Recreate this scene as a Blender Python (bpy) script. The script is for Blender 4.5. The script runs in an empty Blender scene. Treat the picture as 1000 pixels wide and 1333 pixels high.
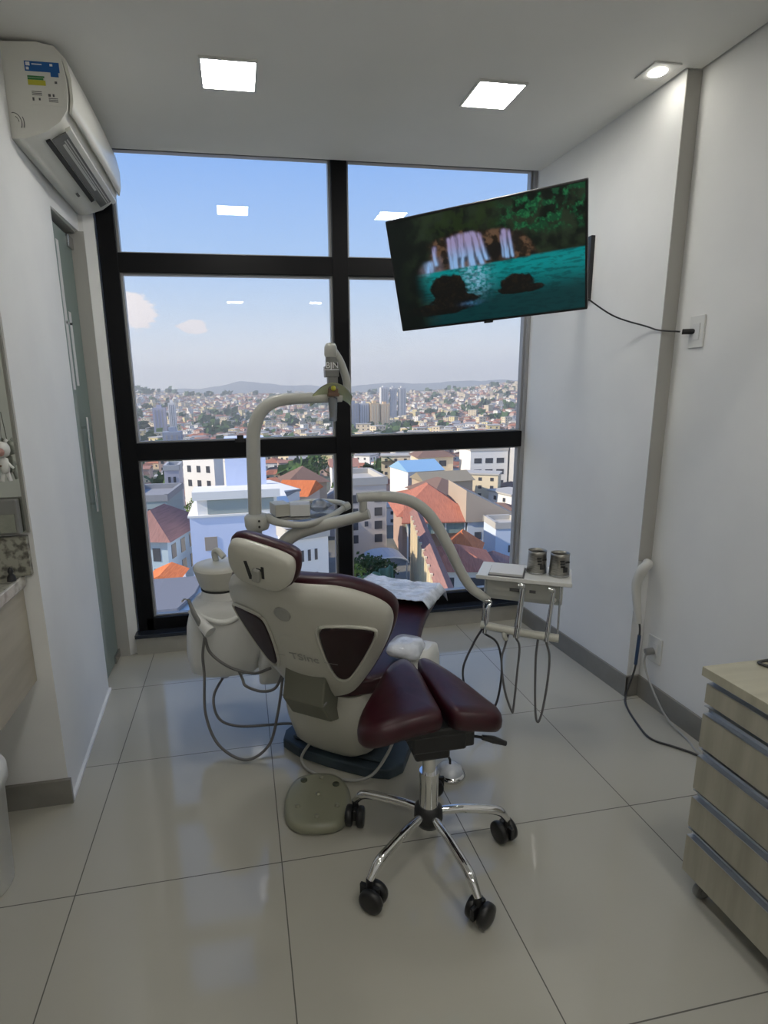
import bpy, math, random
from mathutils import Matrix, Vector, noise
C = bpy.context.scene
COL = C.collection
PI = math.pi
rnd = random.Random(7)

# ------------------------------------------------------------------ camera
cam_d = bpy.data.cameras.new('camera')
cam = bpy.data.objects.new('camera', cam_d)
COL.objects.link(cam)
C.camera = cam
yaw, pit, rol = 0.1757057, 0.2198187, 0.0202468
f_ = Vector((math.sin(yaw) * math.cos(pit), math.cos(yaw) * math.cos(pit), -math.sin(pit)))
r_ = Vector((math.cos(yaw), -math.sin(yaw), 0))
d_ = f_.cross(r_)
R2 = math.cos(rol) * r_ + math.sin(rol) * d_
D2 = -math.sin(rol) * r_ + math.cos(rol) * d_
mw = Matrix.Identity(4)
for i in range(3):
    mw[i][0] = R2[i]; mw[i][1] = -D2[i]; mw[i][2] = -f_[i]
mw[2][3] = 1.45
cam.matrix_world = mw
cam_d.sensor_fit = 'HORIZONTAL'
cam_d.sensor_width = 36
cam_d.lens = 36 * 0.72659
cam_d.shift_x = 0.0548
cam_d.shift_y = 0.0102
cam_d.clip_start = 0.02
cam_d.clip_end = 9000

# ------------------------------------------------------------------ view, sky, sun
C.view_settings.view_transform = 'Standard'
C.view_settings.look = 'None'
C.view_settings.exposure = 0.0
C.view_settings.gamma = 1.0
C.view_settings.use_curve_mapping = False
SKY = 1.38
PANEL = 47.0
W = bpy.data.worlds.new('sky')
C.world = W
W.use_nodes = True
nt = W.node_tree
nt.nodes.clear()
def N(nt, typ, **kw):
    n = nt.nodes.new(typ)
    for k, v in kw.items():
        setattr(n, k, v)
    return n
tc = N(nt, 'ShaderNodeTexCoord')
sx = N(nt, 'ShaderNodeSeparateXYZ')
nt.links.new(tc.outputs['Generated'], sx.inputs[0])
ramp = N(nt, 'ShaderNodeValToRGB')
nt.links.new(sx.outputs['Z'], ramp.inputs[0])
els = ramp.color_ramp.elements
els[0].position = 0.0; els[0].color = (0.62, 0.65, 0.69, 1)
els[1].position = 0.75; els[1].color = (0.09, 0.21, 0.55, 1)
for p, c in [(0.07, (0.62, 0.665, 0.72, 1)), (0.14, (0.45, 0.565, 0.73, 1)), (0.22, (0.29, 0.455, 0.74, 1)), (0.34, (0.19, 0.36, 0.72, 1))]:
    e = els.new(p); e.color = c
# clouds: two soft heaps low on the left plus thin wisps
nz = N(nt, 'ShaderNodeTexNoise'); nz.inputs['Scale'].default_value = 16; nz.inputs['Detail'].default_value = 7; nz.inputs['Roughness'].default_value = .62
mp = N(nt, 'ShaderNodeMapping'); mp.inputs['Scale'].default_value = (1, 1, 2.4)
nt.links.new(tc.outputs['Generated'], mp.inputs[0]); nt.links.new(mp.outputs[0], nz.inputs['Vector'])
def blob(az, el, sa, se):
    # soft elliptical window around a direction, az from +y towards +x
    v = N(nt, 'ShaderNodeVectorMath', operation='SUBTRACT')
    nt.links.new(tc.outputs['Generated'], v.inputs[0])
    v.inputs[1].default_value = (math.sin(az) * math.cos(el), math.cos(az) * math.cos(el), math.sin(el))
    m = N(nt, 'ShaderNodeVectorMath', operation='MULTIPLY')
    nt.links.new(v.outputs[0], m.inputs[0]); m.inputs[1].default_value = (1 / sa, 1 / sa, 1 / se)
    l = N(nt, 'ShaderNodeVectorMath', operation='LENGTH'); nt.links.new(m.outputs[0], l.inputs[0])
    r = N(nt, 'ShaderNodeMapRange'); r.inputs['From Min'].default_value = 1; r.inputs['From Max'].default_value = 0
    r.inputs['To Min'].default_value = -.30; r.inputs['To Max'].default_value = .62
    nt.links.new(l.outputs['Value'], r.inputs[0])
    a = N(nt, 'ShaderNodeMath', operation='ADD'); nt.links.new(nz.outputs[0], a.inputs[0]); nt.links.new(r.outputs[0], a.inputs[1])
    q = N(nt, 'ShaderNodeMapRange'); q.inputs['From Min'].default_value = .53; q.inputs['From Max'].default_value = .66
    q.interpolation_type = 'SMOOTHSTEP'
    nt.links.new(a.outputs[0], q.inputs[0])
    return q
prev = ramp.outputs[0]
for az, el, sa, se, c, k in [(-.165, .135, .085, .040, (.76, .70, .70, 1), 1), (-.068, .115, .050, .020, (.72, .68, .70, 1), 1),
                             (-.145, .20, .022, .018, (.52, .60, .72, 1), .6)]:
    b = blob(az, el, sa, se)
    mul = N(nt, 'ShaderNodeMath', operation='MULTIPLY'); mul.inputs[1].default_value = k
    nt.links.new(b.outputs[0], mul.inputs[0])
    mx = N(nt, 'ShaderNodeMix', data_type='RGBA')
    nt.links.new(mul.outputs[0], mx.inputs['Factor']); nt.links.new(prev, mx.inputs['A']); mx.inputs['B'].default_value = c
    prev = mx.outputs['Result']
bg = N(nt, 'ShaderNodeBackground'); bg.inputs[1].default_value = SKY
nt.links.new(prev, bg.inputs[0])
wo = N(nt, 'ShaderNodeOutputWorld'); nt.links.new(bg.outputs[0], wo.inputs[0])
sun_d = bpy.data.lights.new('sun', 'SUN'); sun_d.energy = 6.2; sun_d.angle = .01; sun_d.color = (1, .88, .73)
sun = bpy.data.objects.new('sun', sun_d); COL.objects.link(sun)
sun.rotation_euler = Vector((-.86, -.10, .50)).to_track_quat('Z', 'Y').to_euler()

# ------------------------------------------------------------------ materials
def bsdf(name, col, rough=.5, metal=0, spec=.5, **kw):
    m = bpy.data.materials.new(name); m.use_nodes = True
    b = m.node_tree.nodes['Principled BSDF']
    b.inputs['Base Color'].default_value = (*col, 1)
    b.inputs['Roughness'].default_value = rough
    b.inputs['Metallic'].default_value = metal
    b.inputs['Specular IOR Level'].default_value = spec
    for k, v in kw.items():
        b.inputs[k.replace('_', ' ')].default_value = v
    return m
def varied(m, col2, scale=8, detail=3, lo=.4, hi=.62, mapping=None, bump=0, kind='noise'):
    """mixes a second colour in by noise; optional bump from the same noise"""
    t = m.node_tree; b = t.nodes['Principled BSDF']
    co = N(t, 'ShaderNodeTexCoord'); mp = N(t, 'ShaderNodeMapping')
    t.links.new(co.outputs['Object'], mp.inputs[0])
    if mapping: mp.inputs['Scale'].default_value = mapping
    if kind == 'voronoi':
        nn = N(t, 'ShaderNodeTexVoronoi'); nn.inputs['Scale'].default_value = scale; out = nn.outputs['Distance']
    else:
        nn = N(t, 'ShaderNodeTexNoise'); nn.inputs['Scale'].default_value = scale; nn.inputs['Detail'].default_value = detail; out = nn.outputs[0]
    t.links.new(mp.outputs[0], nn.inputs['Vector'])
    mr = N(t, 'ShaderNodeMapRange'); mr.inputs['From Min'].default_value = lo; mr.inputs['From Max'].default_value = hi
    t.links.new(out, mr.inputs[0])
    mx = N(t, 'ShaderNodeMix', data_type='RGBA')
    t.links.new(mr.outputs[0], mx.inputs['Factor'])
    mx.inputs['A'].default_value = b.inputs['Base Color'].default_value[:]
    mx.inputs['B'].default_value = (*col2, 1)
    t.links.new(mx.outputs['Result'], b.inputs['Base Color'])
    if bump:
        bp = N(t, 'ShaderNodeBump'); bp.inputs['Strength'].default_value = bump; bp.inputs['Distance'].default_value = .01
        t.links.new(out, bp.inputs['Height']); t.links.new(bp.outputs[0], b.inputs['Normal'])
    return m
def emis(name, col, s):
    m = bpy.data.materials.new(name); m.use_nodes = True
    t = m.node_tree; t.nodes.clear()
    e = N(t, 'ShaderNodeEmission'); e.inputs[0].default_value = (*col, 1); e.inputs[1].default_value = s
    o = N(t, 'ShaderNodeOutputMaterial'); t.links.new(e.outputs[0], o.inputs[0])
    return m
def attr_mat(name, emission=0, rough=.5):
    m = bpy.data.materials.new(name); m.use_nodes = True
    t = m.node_tree; b = t.nodes['Principled BSDF']
    a = N(t, 'ShaderNodeAttribute'); a.attribute_name = 'Col'
    b.inputs['Roughness'].default_value = rough
    if emission:
        b.inputs['Base Color'].default_value = (0, 0, 0, 1)
        t.links.new(a.outputs[0], b.inputs['Emission Color']); b.inputs['Emission Strength'].default_value = emission
    else:
        t.links.new(a.outputs[0], b.inputs['Base Color'])
    return m
def thin_glass(name, tint, refl_ior=1.45, rough=0.0, diffuse=0, dcol=(.5, .6, .55)):
    m = bpy.data.materials.new(name); m.use_nodes = True
    t = m.node_tree; t.nodes.clear()
    tr = N(t, 'ShaderNodeBsdfTransparent'); tr.inputs[0].default_value = (*tint, 1)
    gl = N(t, 'ShaderNodeBsdfGlossy'); gl.inputs['Roughness'].default_value = rough; gl.inputs[0].default_value = (1, 1, 1, 1)
    fr = N(t, 'ShaderNodeFresnel'); fr.inputs[0].default_value = refl_ior
    mx = N(t, 'ShaderNodeMixShader')
    t.links.new(fr.outputs[0], mx.inputs[0])
    src = tr.outputs[0]
    if diffuse:
        df = N(t, 'ShaderNodeBsdfDiffuse'); df.inputs[0].default_value = (*dcol, 1)
        tl = N(t, 'ShaderNodeBsdfTranslucent'); tl.inputs[0].default_value = (*dcol, 1)
        m0 = N(t, 'ShaderNodeMixShader'); m0.inputs[0].default_value = .5
        t.links.new(df.outputs[0], m0.inputs[1]); t.links.new(tl.outputs[0], m0.inputs[2])
        m1 = N(t, 'ShaderNodeMixShader'); m1.inputs[0].default_value = diffuse
        t.links.new(tr.outputs[0], m1.inputs[1]); t.links.new(m0.outputs[0], m1.inputs[2])
        src = m1.outputs[0]
    t.links.new(src, mx.inputs[1]); t.links.new(gl.outputs[0], mx.inputs[2])
    o = N(t, 'ShaderNodeOutputMaterial'); t.links.new(mx.outputs[0], o.inputs[0])
    return m

M = {}
M['wall'] = varied(bsdf('white_wall_paint', (.80, .80, .785), .75, spec=.25), (.77, .77, .76), 3, bump=.02)
M['ceil'] = varied(bsdf('ceiling_paint', (.82, .81, .77), .8, spec=.2), (.80, .79, .75), 2)
M['reveal'] = bsdf('beige_reveal_and_step_shade', (.42, .41, .38), .6)  # beige of the door reveal, also the shade tone on the wall step
M['base'] = varied(bsdf('taupe_baseboard_tile', (.245, .235, .21), .35), (.215, .205, .185), 9)
M['basel'] = varied(bsdf('light_parapet_tile', (.50, .48, .42), .3), (.44, .42, .37), 5)
M['white'] = bsdf('white_plastic', (.68, .68, .65), .32)
M['cream'] = bsdf('ivory_moulded_plastic', (.53, .52, .455), .28)
M['cream2'] = bsdf('ivory_painted_tube', (.50, .50, .455), .3)
M['grey'] = bsdf('grey_plastic', (.20, .20, .19), .4)
M['olive'] = bsdf('olive_grey_hinge_cover', (.14, .14, .105), .5)
M['black'] = bsdf('black_plastic', (.012, .012, .013), .35)
M['blackm'] = bsdf('black_anodised_frame', (.004, .004, .005), .45, spec=.2)
M['sill'] = bsdf('dark_sill', (.02, .025, .035), .2)
M['alu'] = bsdf('grey_glazing_bead', (.34, .34, .34), .4, .3)
M['alub'] = bsdf('brushed_aluminium_profile', (.55, .58, .62), .3, .85)
M['chrome'] = bsdf('chrome', (.75, .75, .75), .07, 1)
M['steel'] = bsdf('steel', (.5, .5, .5), .25, 1)
M['maroon'] = varied(bsdf('maroon_vinyl', (.040, .006, .011), .36, spec=.45), (.032, .005, .009), 30, bump=.03)
M['maroond'] = bsdf('dark_maroon_inset_vinyl', (.020, .004, .006), .5)
M['baseplate'] = varied(bsdf('blue_grey_rubber_base', (.05, .075, .095), .55), (.03, .045, .06), 6)
M['hose'] = bsdf('grey_hose', (.16, .155, .15), .45)
M['dhose'] = bsdf('dark_hose', (.05, .05, .05), .45)
M['wcable'] = bsdf('pale_cable', (.38, .38, .36), .5)
M['foam'] = bsdf('white_pipe_insulation', (.58, .57, .53), .7)
M['trans'] = bsdf('frosted_olive_plastic', (.27, .27, .195), .3, spec=.6)
M['wood'] = varied(bsdf('pale_wood_laminate', (.47, .445, .355), .45), (.30, .28, .215), 4, 6, .3, .75, (5, 5, .5))
M['woodtop'] = varied(bsdf('pale_wood_laminate_top', (.50, .475, .36), .35), (.40, .375, .28), 3, 6, .35, .7, (.8, 8, 1))
M['woodl'] = varied(bsdf('beige_wood_laminate', (.46, .42, .34), .5), (.38, .34, .27), 4, 5, .35, .7, (.6, .6, 6))
M['granite'] = varied(bsdf('speckled_granite', (.34, .335, .28), .3), (.10, .095, .08), 45, 6, .45, .62)
M['graniteedge'] = varied(bsdf('polished_granite_edge', (.52, .50, .45), .15), (.36, .34, .30), 25, 6, .42, .6)
M['film'] = varied(bsdf('creased_clear_film', (.74, .77, .83), .12, spec=.9), (.50, .53, .58), 14, 4, bump=.9)
M['steelcup'] = varied(bsdf('brushed_dark_steel', (.34, .33, .30), .35, .9), (.26, .25, .23), 30, 4, .45, .6, (1, 1, 8))
M['gglass'] = thin_glass('frosted_green_glass', (.30, .50, .44), 1.6, .04, .75, (.44, .57, .53))
M['glass'] = thin_glass('window_glass', (.94, .96, .96), 1.5)
M['clear'] = thin_glass('clear_film_bag', (.80, .84, .88), 1.9, .1, .35, (.7, .74, .8))
M['mirror'] = bsdf('aged_mirror', (.52, .54, .49), .06, 1)
M['dmirror'] = bsdf('beige_edge', (.25, .245, .22), .5)
M['lampglass'] = thin_glass('yellow_green_reflector', (.88, .9, .68), 1.6, .2, .38, (.90, .92, .62))
M['led'] = emis('led_diffuser', (1, .975, .92), PANEL)
M['spotled'] = emis('spot_lens', (1, .96, .86), 40)
M['blue'] = bsdf('blue_label_ink', (.012, .11, .36), .5)
M['yellow'] = bsdf('yellow_label_ink', (.55, .52, .05), .5)
M['green'] = bsdf('green_label_ink', (.05, .22, .07), .5)
M['ink'] = bsdf('grey_ink', (.10, .10, .10), .5)
M['inkd'] = bsdf('faint_grey_ink', (.33, .33, .30), .5)
M['paper'] = bsdf('white_paper', (.66, .66, .65), .6)
M['whiteink'] = bsdf('white_letters', (.85, .85, .85), .5)
M['acw'] = bsdf('air_conditioner_plastic', (.76, .75, .69), .3)
M['dark'] = bsdf('dark_slot', (.02, .02, .02), .6)
M['pinkish'] = bsdf('pink_glaze', (.45, .25, .22), .4)
M['brown'] = bsdf('brown_glaze', (.18, .10, .06), .5)
M['screen'] = attr_mat('lit_screen', .66, .3)

# floor: polished porcelain with thin dark joints at the tile pitch
fm = bsdf('polished_porcelain_floor', (.40, .385, .325), .07, spec=.6)
t = fm.node_tree; b = t.nodes['Principled BSDF']
geo = N(t, 'ShaderNodeNewGeometry'); sp = N(t, 'ShaderNodeSeparateXYZ'); t.links.new(geo.outputs['Position'], sp.inputs[0])
def joint(out, off, pitch, w):
    a = N(t, 'ShaderNodeMath', operation='SUBTRACT'); t.links.new(out, a.inputs[0]); a.inputs[1].default_value = off - 20 * pitch
    c = N(t, 'ShaderNodeMath', operation='MODULO'); t.links.new(a.outputs[0], c.inputs[0]); c.inputs[1].default_value = pitch
    s_ = N(t, 'ShaderNodeMath', operation='SUBTRACT'); t.links.new(c.outputs[0], s_.inputs[0]); s_.inputs[1].default_value = pitch / 2
    ab = N(t, 'ShaderNodeMath', operation='ABSOLUTE'); t.links.new(s_.outputs[0], ab.inputs[0])
    g = N(t, 'ShaderNodeMath', operation='GREATER_THAN'); t.links.new(ab.outputs[0], g.inputs[0]); g.inputs[1].default_value = pitch / 2 - w
    return g
gx = joint(sp.outputs['X'], .052, .6195, .0017); gy = joint(sp.outputs['Y'], 1.515, .63, .0017)
mxm = N(t, 'ShaderNodeMath', operation='MAXIMUM'); t.links.new(gx.outputs[0], mxm.inputs[0]); t.links.new(gy.outputs[0], mxm.inputs[1])
nz = N(t, 'ShaderNodeTexNoise'); nz.inputs['Scale'].default_value = 1.3; nz.inputs['Detail'].default_value = 5
t.links.new(geo.outputs['Position'], nz.inputs['Vector'])
m0 = N(t, 'ShaderNodeMix', data_type='RGBA'); t.links.new(nz.outputs[0], m0.inputs['Factor'])
m0.inputs['A'].default_value = (.49, .475, .41, 1); m0.inputs['B'].default_value = (.43, .415, .355, 1)
m1 = N(t, 'ShaderNodeMix', data_type='RGBA'); t.links.new(mxm.outputs[0], m1.inputs['Factor']); t.links.new(m0.outputs['Result'], m1.inputs['A'])
m1.inputs['B'].default_value = (.10, .095, .08, 1)
t.links.new(m1.outputs['Result'], b.inputs['Base Color'])
rr = N(t, 'ShaderNodeMapRange'); rr.inputs['To Min'].default_value = .06; rr.inputs['To Max'].default_value = .6
t.links.new(mxm.outputs[0], rr.inputs[0]); t.links.new(rr.outputs[0], b.inputs['Roughness'])
M['floor'] = fm

# ------------------------------------------------------------------ mesh helpers
def catmull(pts, n=8):
    P = [Vector(p) for p in pts]
    if len(P) < 3: return P
    out = []
    for i in range(len(P) - 1):
        p0 = P[i - 1] if i else P[0] * 2 - P[1]
        p1, p2 = P[i], P[i + 1]
        p3 = P[i + 2] if i + 2 < len(P) else P[-1] * 2 - P[-2]
        for k in range(n):
            u = k / n
            out.append(.5 * ((2 * p1) + (p2 - p0) * u + (2 * p0 - 5 * p1 + 4 * p2 - p3) * u * u + (3 * p1 - p0 - 3 * p2 + p3) * u ** 3))
    out.append(P[-1])
    return out
class MB:
    def __init__(s): s.v = []; s.f = []; s.m = []; s.sm = []; s.cur = 0
    def add(s, vs, fs, smooth=False):
        o = len(s.v); s.v += [Vector(v) for v in vs]
        for f in fs:
            s.f.append([o + i for i in f]); s.m.append(s.cur); s.sm.append(smooth)
        return s
    def mat(s, i): s.cur = i; return s
    def box(s, x0, x1, y0, y1, z0, z1, mx=None):
        vs = [Vector((x, y, z)) for z in (z0, z1) for y in (y0, y1) for x in (x0, x1)]
        if mx is not None: vs = [mx @ v for v in vs]
        return s.add(vs, [(0, 2, 3, 1), (4, 5, 7, 6), (0, 1, 5, 4), (2, 6, 7, 3), (0, 4, 6, 2), (1, 3, 7, 5)])
    def obox(s, c, size, rz=0, rx=0, ry=0):
        mx = Matrix.Translation(c) @ Matrix.Rotation(rz, 4, 'Z') @ Matrix.Rotation(ry, 4, 'Y') @ Matrix.Rotation(rx, 4, 'X')
        a, b_, c_ = [q / 2 for q in size]
        return s.box(-a, a, -b_, b_, -c_, c_, mx)
    def prism(s, pts, z0, z1, mx=None, smooth=False):
        n = len(pts)
        vs = [Vector((p[0], p[1], z0)) for p in pts] + [Vector((p[0], p[1], z1)) for p in pts]
        if mx is not None: vs = [mx @ v for v in vs]
        s.add(vs, [tuple(range(n - 1, -1, -1)), tuple(range(n, 2 * n))])
        o = len(s.v) - 2 * n
        for i in range(n):
            j = (i + 1) % n
            s.f.append([o + i, o + j, o + n + j, o + n + i]); s.m.append(s.cur); s.sm.append(smooth)
        return s
    def tube(s, pts, r, seg=12, smooth=8, cap=True):
        P = catmull(pts, smooth) if smooth and len(pts) > 2 else [Vector(p) for p in pts]
        n = len(P)
        if hasattr(r, '__len__'):
            rs = []
            for i in range(n):
                q = i / (n - 1) * (len(r) - 1); a = min(int(q), len(r) - 2); rs.append(r[a] * (1 - q + a) + r[a + 1] * (q - a))
        else: rs = [r] * n
        T = [(P[min(i + 1, n - 1)] - P[max(i - 1, 0)]).normalized() for i in range(n)]
        up = Vector((0, 0, 1)) if abs(T[0].z) < .9 else Vector((1, 0, 0))
        nr = T[0].cross(up).normalized()
        vs = []
        for i in range(n):
            nr = (nr - T[i] * nr.dot(T[i])).normalized()
            bn = T[i].cross(nr)
            for k in range(seg):
                a = 2 * PI * k / seg
                vs.append(P[i] + (nr * math.cos(a) + bn * math.sin(a)) * rs[i])
        fs = []
        for i in range(n - 1):
            for k in range(seg):
                k2 = (k + 1) % seg
                fs.append((i * seg + k, i * seg + k2, (i + 1) * seg + k2, (i + 1) * seg + k))
        s.add(vs, fs, True)
        if cap:
            s.add(vs[:seg], [tuple(range(seg - 1, -1, -1))]); s.add(vs[-seg:], [tuple(range(seg))])
        return s
    def lathe(s, prof, c=(0, 0, 0), seg=32, mx=None, sx=1, sy=1, smooth=True):
        """prof: list of (r, z)"""
        vs = []; c = Vector(c)
        for r, z in prof:
            for k in range(seg):
                a = 2 * PI * k / seg
                vs.append(Vector((r * math.cos(a) * sx, r * math.sin(a) * sy, z)))
        if mx is not None: vs = [mx @ v for v in vs]
        vs = [v + c for v in vs]
        fs = []
        for i in range(len(prof) - 1):
            for k in range(seg):
                k2 = (k + 1) % seg
                fs.append((i * seg + k, i * seg + k2, (i + 1) * seg + k2, (i + 1) * seg + k))
        s.add(vs, fs, smooth)
        if prof[0][0] > 1e-4: s.add(vs[:seg], [tuple(range(seg - 1, -1, -1))])
        if prof[-1][0] > 1e-4: s.add(vs[-seg:], [tuple(range(seg))])
        return s
    def cyl(s, a, b_, r, seg=20): return s.tube([a, b_], r, seg, 0)
    def grid(s, fn, nu, nv, smooth=True, closed=False):
        vs = [fn(i / nu, j / nv) for j in range(nv + 1) for i in range(nu + 1)]
        fs = [(j * (nu + 1) + i, j * (nu + 1) + i + 1, (j + 1) * (nu + 1) + i + 1, (j + 1) * (nu + 1) + i) for j in range(nv) for i in range(nu)]
        return s.add(vs, fs, smooth)
FR = {}
def frame_of(o):
    return FR.get(o.name, Matrix.Identity(4)) if o else Matrix.Identity(4)
def OBJ(name, mb, mats, parent=None, bevel=0, seg=2, sub=0, local=False, solid=0, autosm=False):
    me = bpy.data.meshes.new(name)
    vs = mb.v
    if parent is not None and not local:
        inv = frame_of(parent).inverted(); vs = [inv @ v for v in vs]
    me.from_pydata([tuple(v) for v in vs], [], mb.f)
    if not isinstance(mats, (list, tuple)): mats = [mats]
    for m in mats: me.materials.append(m)
    for p, mi, sm in zip(me.polygons, mb.m, mb.sm):
        p.material_index = mi; p.use_smooth = sm
    me.validate(); me.update()
    o = bpy.data.objects.new(name, me); COL.objects.link(o)
    if parent is not None:
        o.parent = parent; FR[o.name] = frame_of(parent)
    if solid:
        m = o.modifiers.new('solid', 'SOLIDIFY'); m.thickness = solid; m.offset = 0
    if bevel:
        m = o.modifiers.new('bevel', 'BEVEL'); m.width = bevel; m.segments = seg; m.limit_method = 'ANGLE'; m.angle_limit = .6
    if sub:
        m = o.modifiers.new('sub', 'SUBSURF'); m.levels = sub; m.render_levels = sub
    return o
def tag(o, label, cat, group=None, kind=None):
    if label: o['label'] = label
    if cat: o['category'] = cat
    if group: o['group'] = group
    if kind: o['kind'] = kind
    return o
def thing(name, label, cat, loc=(0, 0, 0), rz=0, group=None):
    o = bpy.data.objects.new(name, None); COL.objects.link(o)
    o.empty_display_size = .1
    o.location = loc; o.rotation_euler = (0, 0, rz)
    FR[o.name] = Matrix.Translation(loc) @ Matrix.Rotation(rz, 4, 'Z')
    return tag(o, label, cat, group)
def struct(name, mb, mats, **kw):
    o = OBJ(name, mb, mats, **kw)
    if kw.get('parent') is None: o['kind'] = 'structure'
    return o
def text_mb(txt, size, mx, extrude=.0006):
    cu = bpy.data.curves.new('t', 'FONT'); cu.body = txt; cu.size = size; cu.extrude = extrude
    cu.align_x = 'CENTER'; cu.align_y = 'CENTER'
    o = bpy.data.objects.new('t', cu); COL.objects.link(o)
    dg = bpy.context.evaluated_depsgraph_get(); dg.update()
    me = bpy.data.meshes.new_from_object(o.evaluated_get(dg))
    mb = MB(); mb.add([mx @ v.co for v in me.vertices], [tuple(p.vertices) for p in me.polygons])
    bpy.data.objects.remove(o); bpy.data.meshes.remove(me)
    return mb
def axes(o, ax, ay, az):
    m = Matrix.Identity(4)
    for i in range(3):
        m[i][0] = ax[i]; m[i][1] = ay[i]; m[i][2] = az[i]; m[i][3] = o[i]
    return m

# ------------------------------------------------------------------ room shell
CZ = 2.64
XR, XN = 1.765, 1.83          # right wall: far part stands forward of the near part
struct('floor', MB().box(-1.5, 1.95, -1.9, 3.2, -.12, 0), M['floor'])
struct('ceiling', MB().box(-1.5, 1.70, -1.9, 3.18, CZ, CZ + .08).box(1.70, XR - .012, -1.9, 3.18, CZ, CZ + .08).box(-1.5, 2.0, -1.9, 3.18, CZ + .08, CZ + .14)
       .box(XR - .012, XN - .012, -1.9, 2.17, CZ, CZ + .08), M['ceil'])
struct('wall_right', MB().prism([(XR, 2.18), (2.0, 2.18), (2.0, 3.30), (1.722, 3.30), (1.722, 3.20)], 0, CZ + .1).box(XN, 2.0, -1.9, 2.18, 0, CZ + .1), M['wall'])
# left wall: slightly splayed pier, header over the door, narrow pier by the window
wl = MB()
wl.prism([(-.695, 1.95), (-.737, 2.78), (-.80, 2.78), (-.80, 3.30), (-1.6, 3.30), (-1.6, 1.95)][::-1] if False else [(-1.6, 1.95), (-.695, 1.95), (-.737, 2.78), (-1.6, 2.78)], 0, CZ + .1)
wl.prism([(-1.6, 2.78), (-.737, 2.78), (-.722, 3.17), (-1.6, 3.17)], 2.26, CZ + .1)
wl.prism([(-1.6, 3.17), (-.70, 3.17), (-.655, 3.20), (-.655, 3.30), (-1.6, 3.30)], 0, CZ + .1)
struct('wall_left', wl, M['wall'])
struct('wall_closet', MB().box(-1.6, -1.5, 2.78, 3.17, 0, 2.4), M['wall'])
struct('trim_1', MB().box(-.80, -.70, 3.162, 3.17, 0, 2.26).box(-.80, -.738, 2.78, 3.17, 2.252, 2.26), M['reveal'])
struct('wall_left_near', MB().box(-1.6, -1.34, -1.9, 1.95, 0, CZ + .1), M['wall'])
struct('wall_back', MB().box(-1.6, 2.0, -2.0, -1.9, 0, CZ + .1), M['wall'])
struct('wall_front', MB().box(-.66, 1.77, 3.16, 3.30, 0, .118), M['basel'])
struct('baseboard_right', MB().prism([(XR - .012, 2.168), (XR, 2.168), (1.724, 3.16), (1.712, 3.16)], 0, .105).box(XR - .012, XN, 2.168, 2.18, 0, .105).box(XN - .012, XN, -1.9, 2.168, 0, .105), M['base'], bevel=.002)
struct('baseboard_left', MB().box(-1.34, -.683, 1.935, 1.95, 0, .10), M['base'], bevel=.002)
struct('trim_2', MB().prism([(-.683, 1.95), (-.725, 2.78), (-.737, 2.78), (-.695, 1.95)], 0, .012), M['wall'])
struct('step_shade_strip', MB().box(XR, XN, 2.176, 2.18, .68, CZ), M['reveal'])  # thin darker sheet, its colour stands in for shade on the step face
# window grid
fr = MB()
YF0, YF1 = 3.20, 3.27
fr.box(-.645, -.558, YF0, YF1, .118, CZ + .1)
fr.box(.545, .63, YF0 - .004, YF1, .118, CZ + .1)
fr.box(-.56, 1.70, YF0 + .002, YF1, 2.085, 2.178)
fr.box(-.56, 1.70, YF0 + .002, YF1, 1.120, 1.215)
fr.box(-.60, 1.72, YF0, YF1, .118, .205)
fr.box(-.60, 1.77, YF0, YF1, CZ + .02, CZ + .12)
win = struct('window_1', fr, M['blackm'], bevel=.003)
bd = MB()
for x0, x1 in ((-.558, .545), (.63, 1.70)):
    for z0, z1 in ((.205, 1.12), (1.215, 2.085), (2.178, CZ + .02)):
        w = .012
        bd.box(x0, x0 + w, 3.222, 3.262, z0, z1).box(x1 - w, x1, 3.222, 3.262, z0, z1)
        bd.box(x0, x1, 3.226, 3.262, z0, z0 + w * .7).box(x0, x1, 3.226, 3.262, z1 - w * .7, z1)
OBJ('glazing_bead', bd, M['alu'], win)
OBJ('side_frame', MB().box(1.70, 1.722, 3.205, 3.27, .118, CZ + .02), M['alu'], win, bevel=.003)
for x0, x1 in ((-.558, .545), (.63, 1.70)):
    for z0, z1 in ((.205, 1.12), (1.215, 2.085), (2.178, CZ + .02)):
        g = OBJ('pane', MB().add([(x0, 3.245, z0), (x1, 3.245, z0), (x1, 3.245, z1), (x0, 3.245, z1)], [(0, 1, 2, 3)]), M['glass'], win)
OBJ('window_sill', MB().box(-.66, 1.724, 3.13, 3.21, .110, .132), M['sill'], win, bevel=.003)
lk = MB().box(-.03, .03, 3.185, 3.205, 1.205, 1.225).box(-.018, .018, 3.172, 3.19, 1.205, 1.245)
OBJ('window_latch', lk, M['black'], win, bevel=.002)
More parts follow.
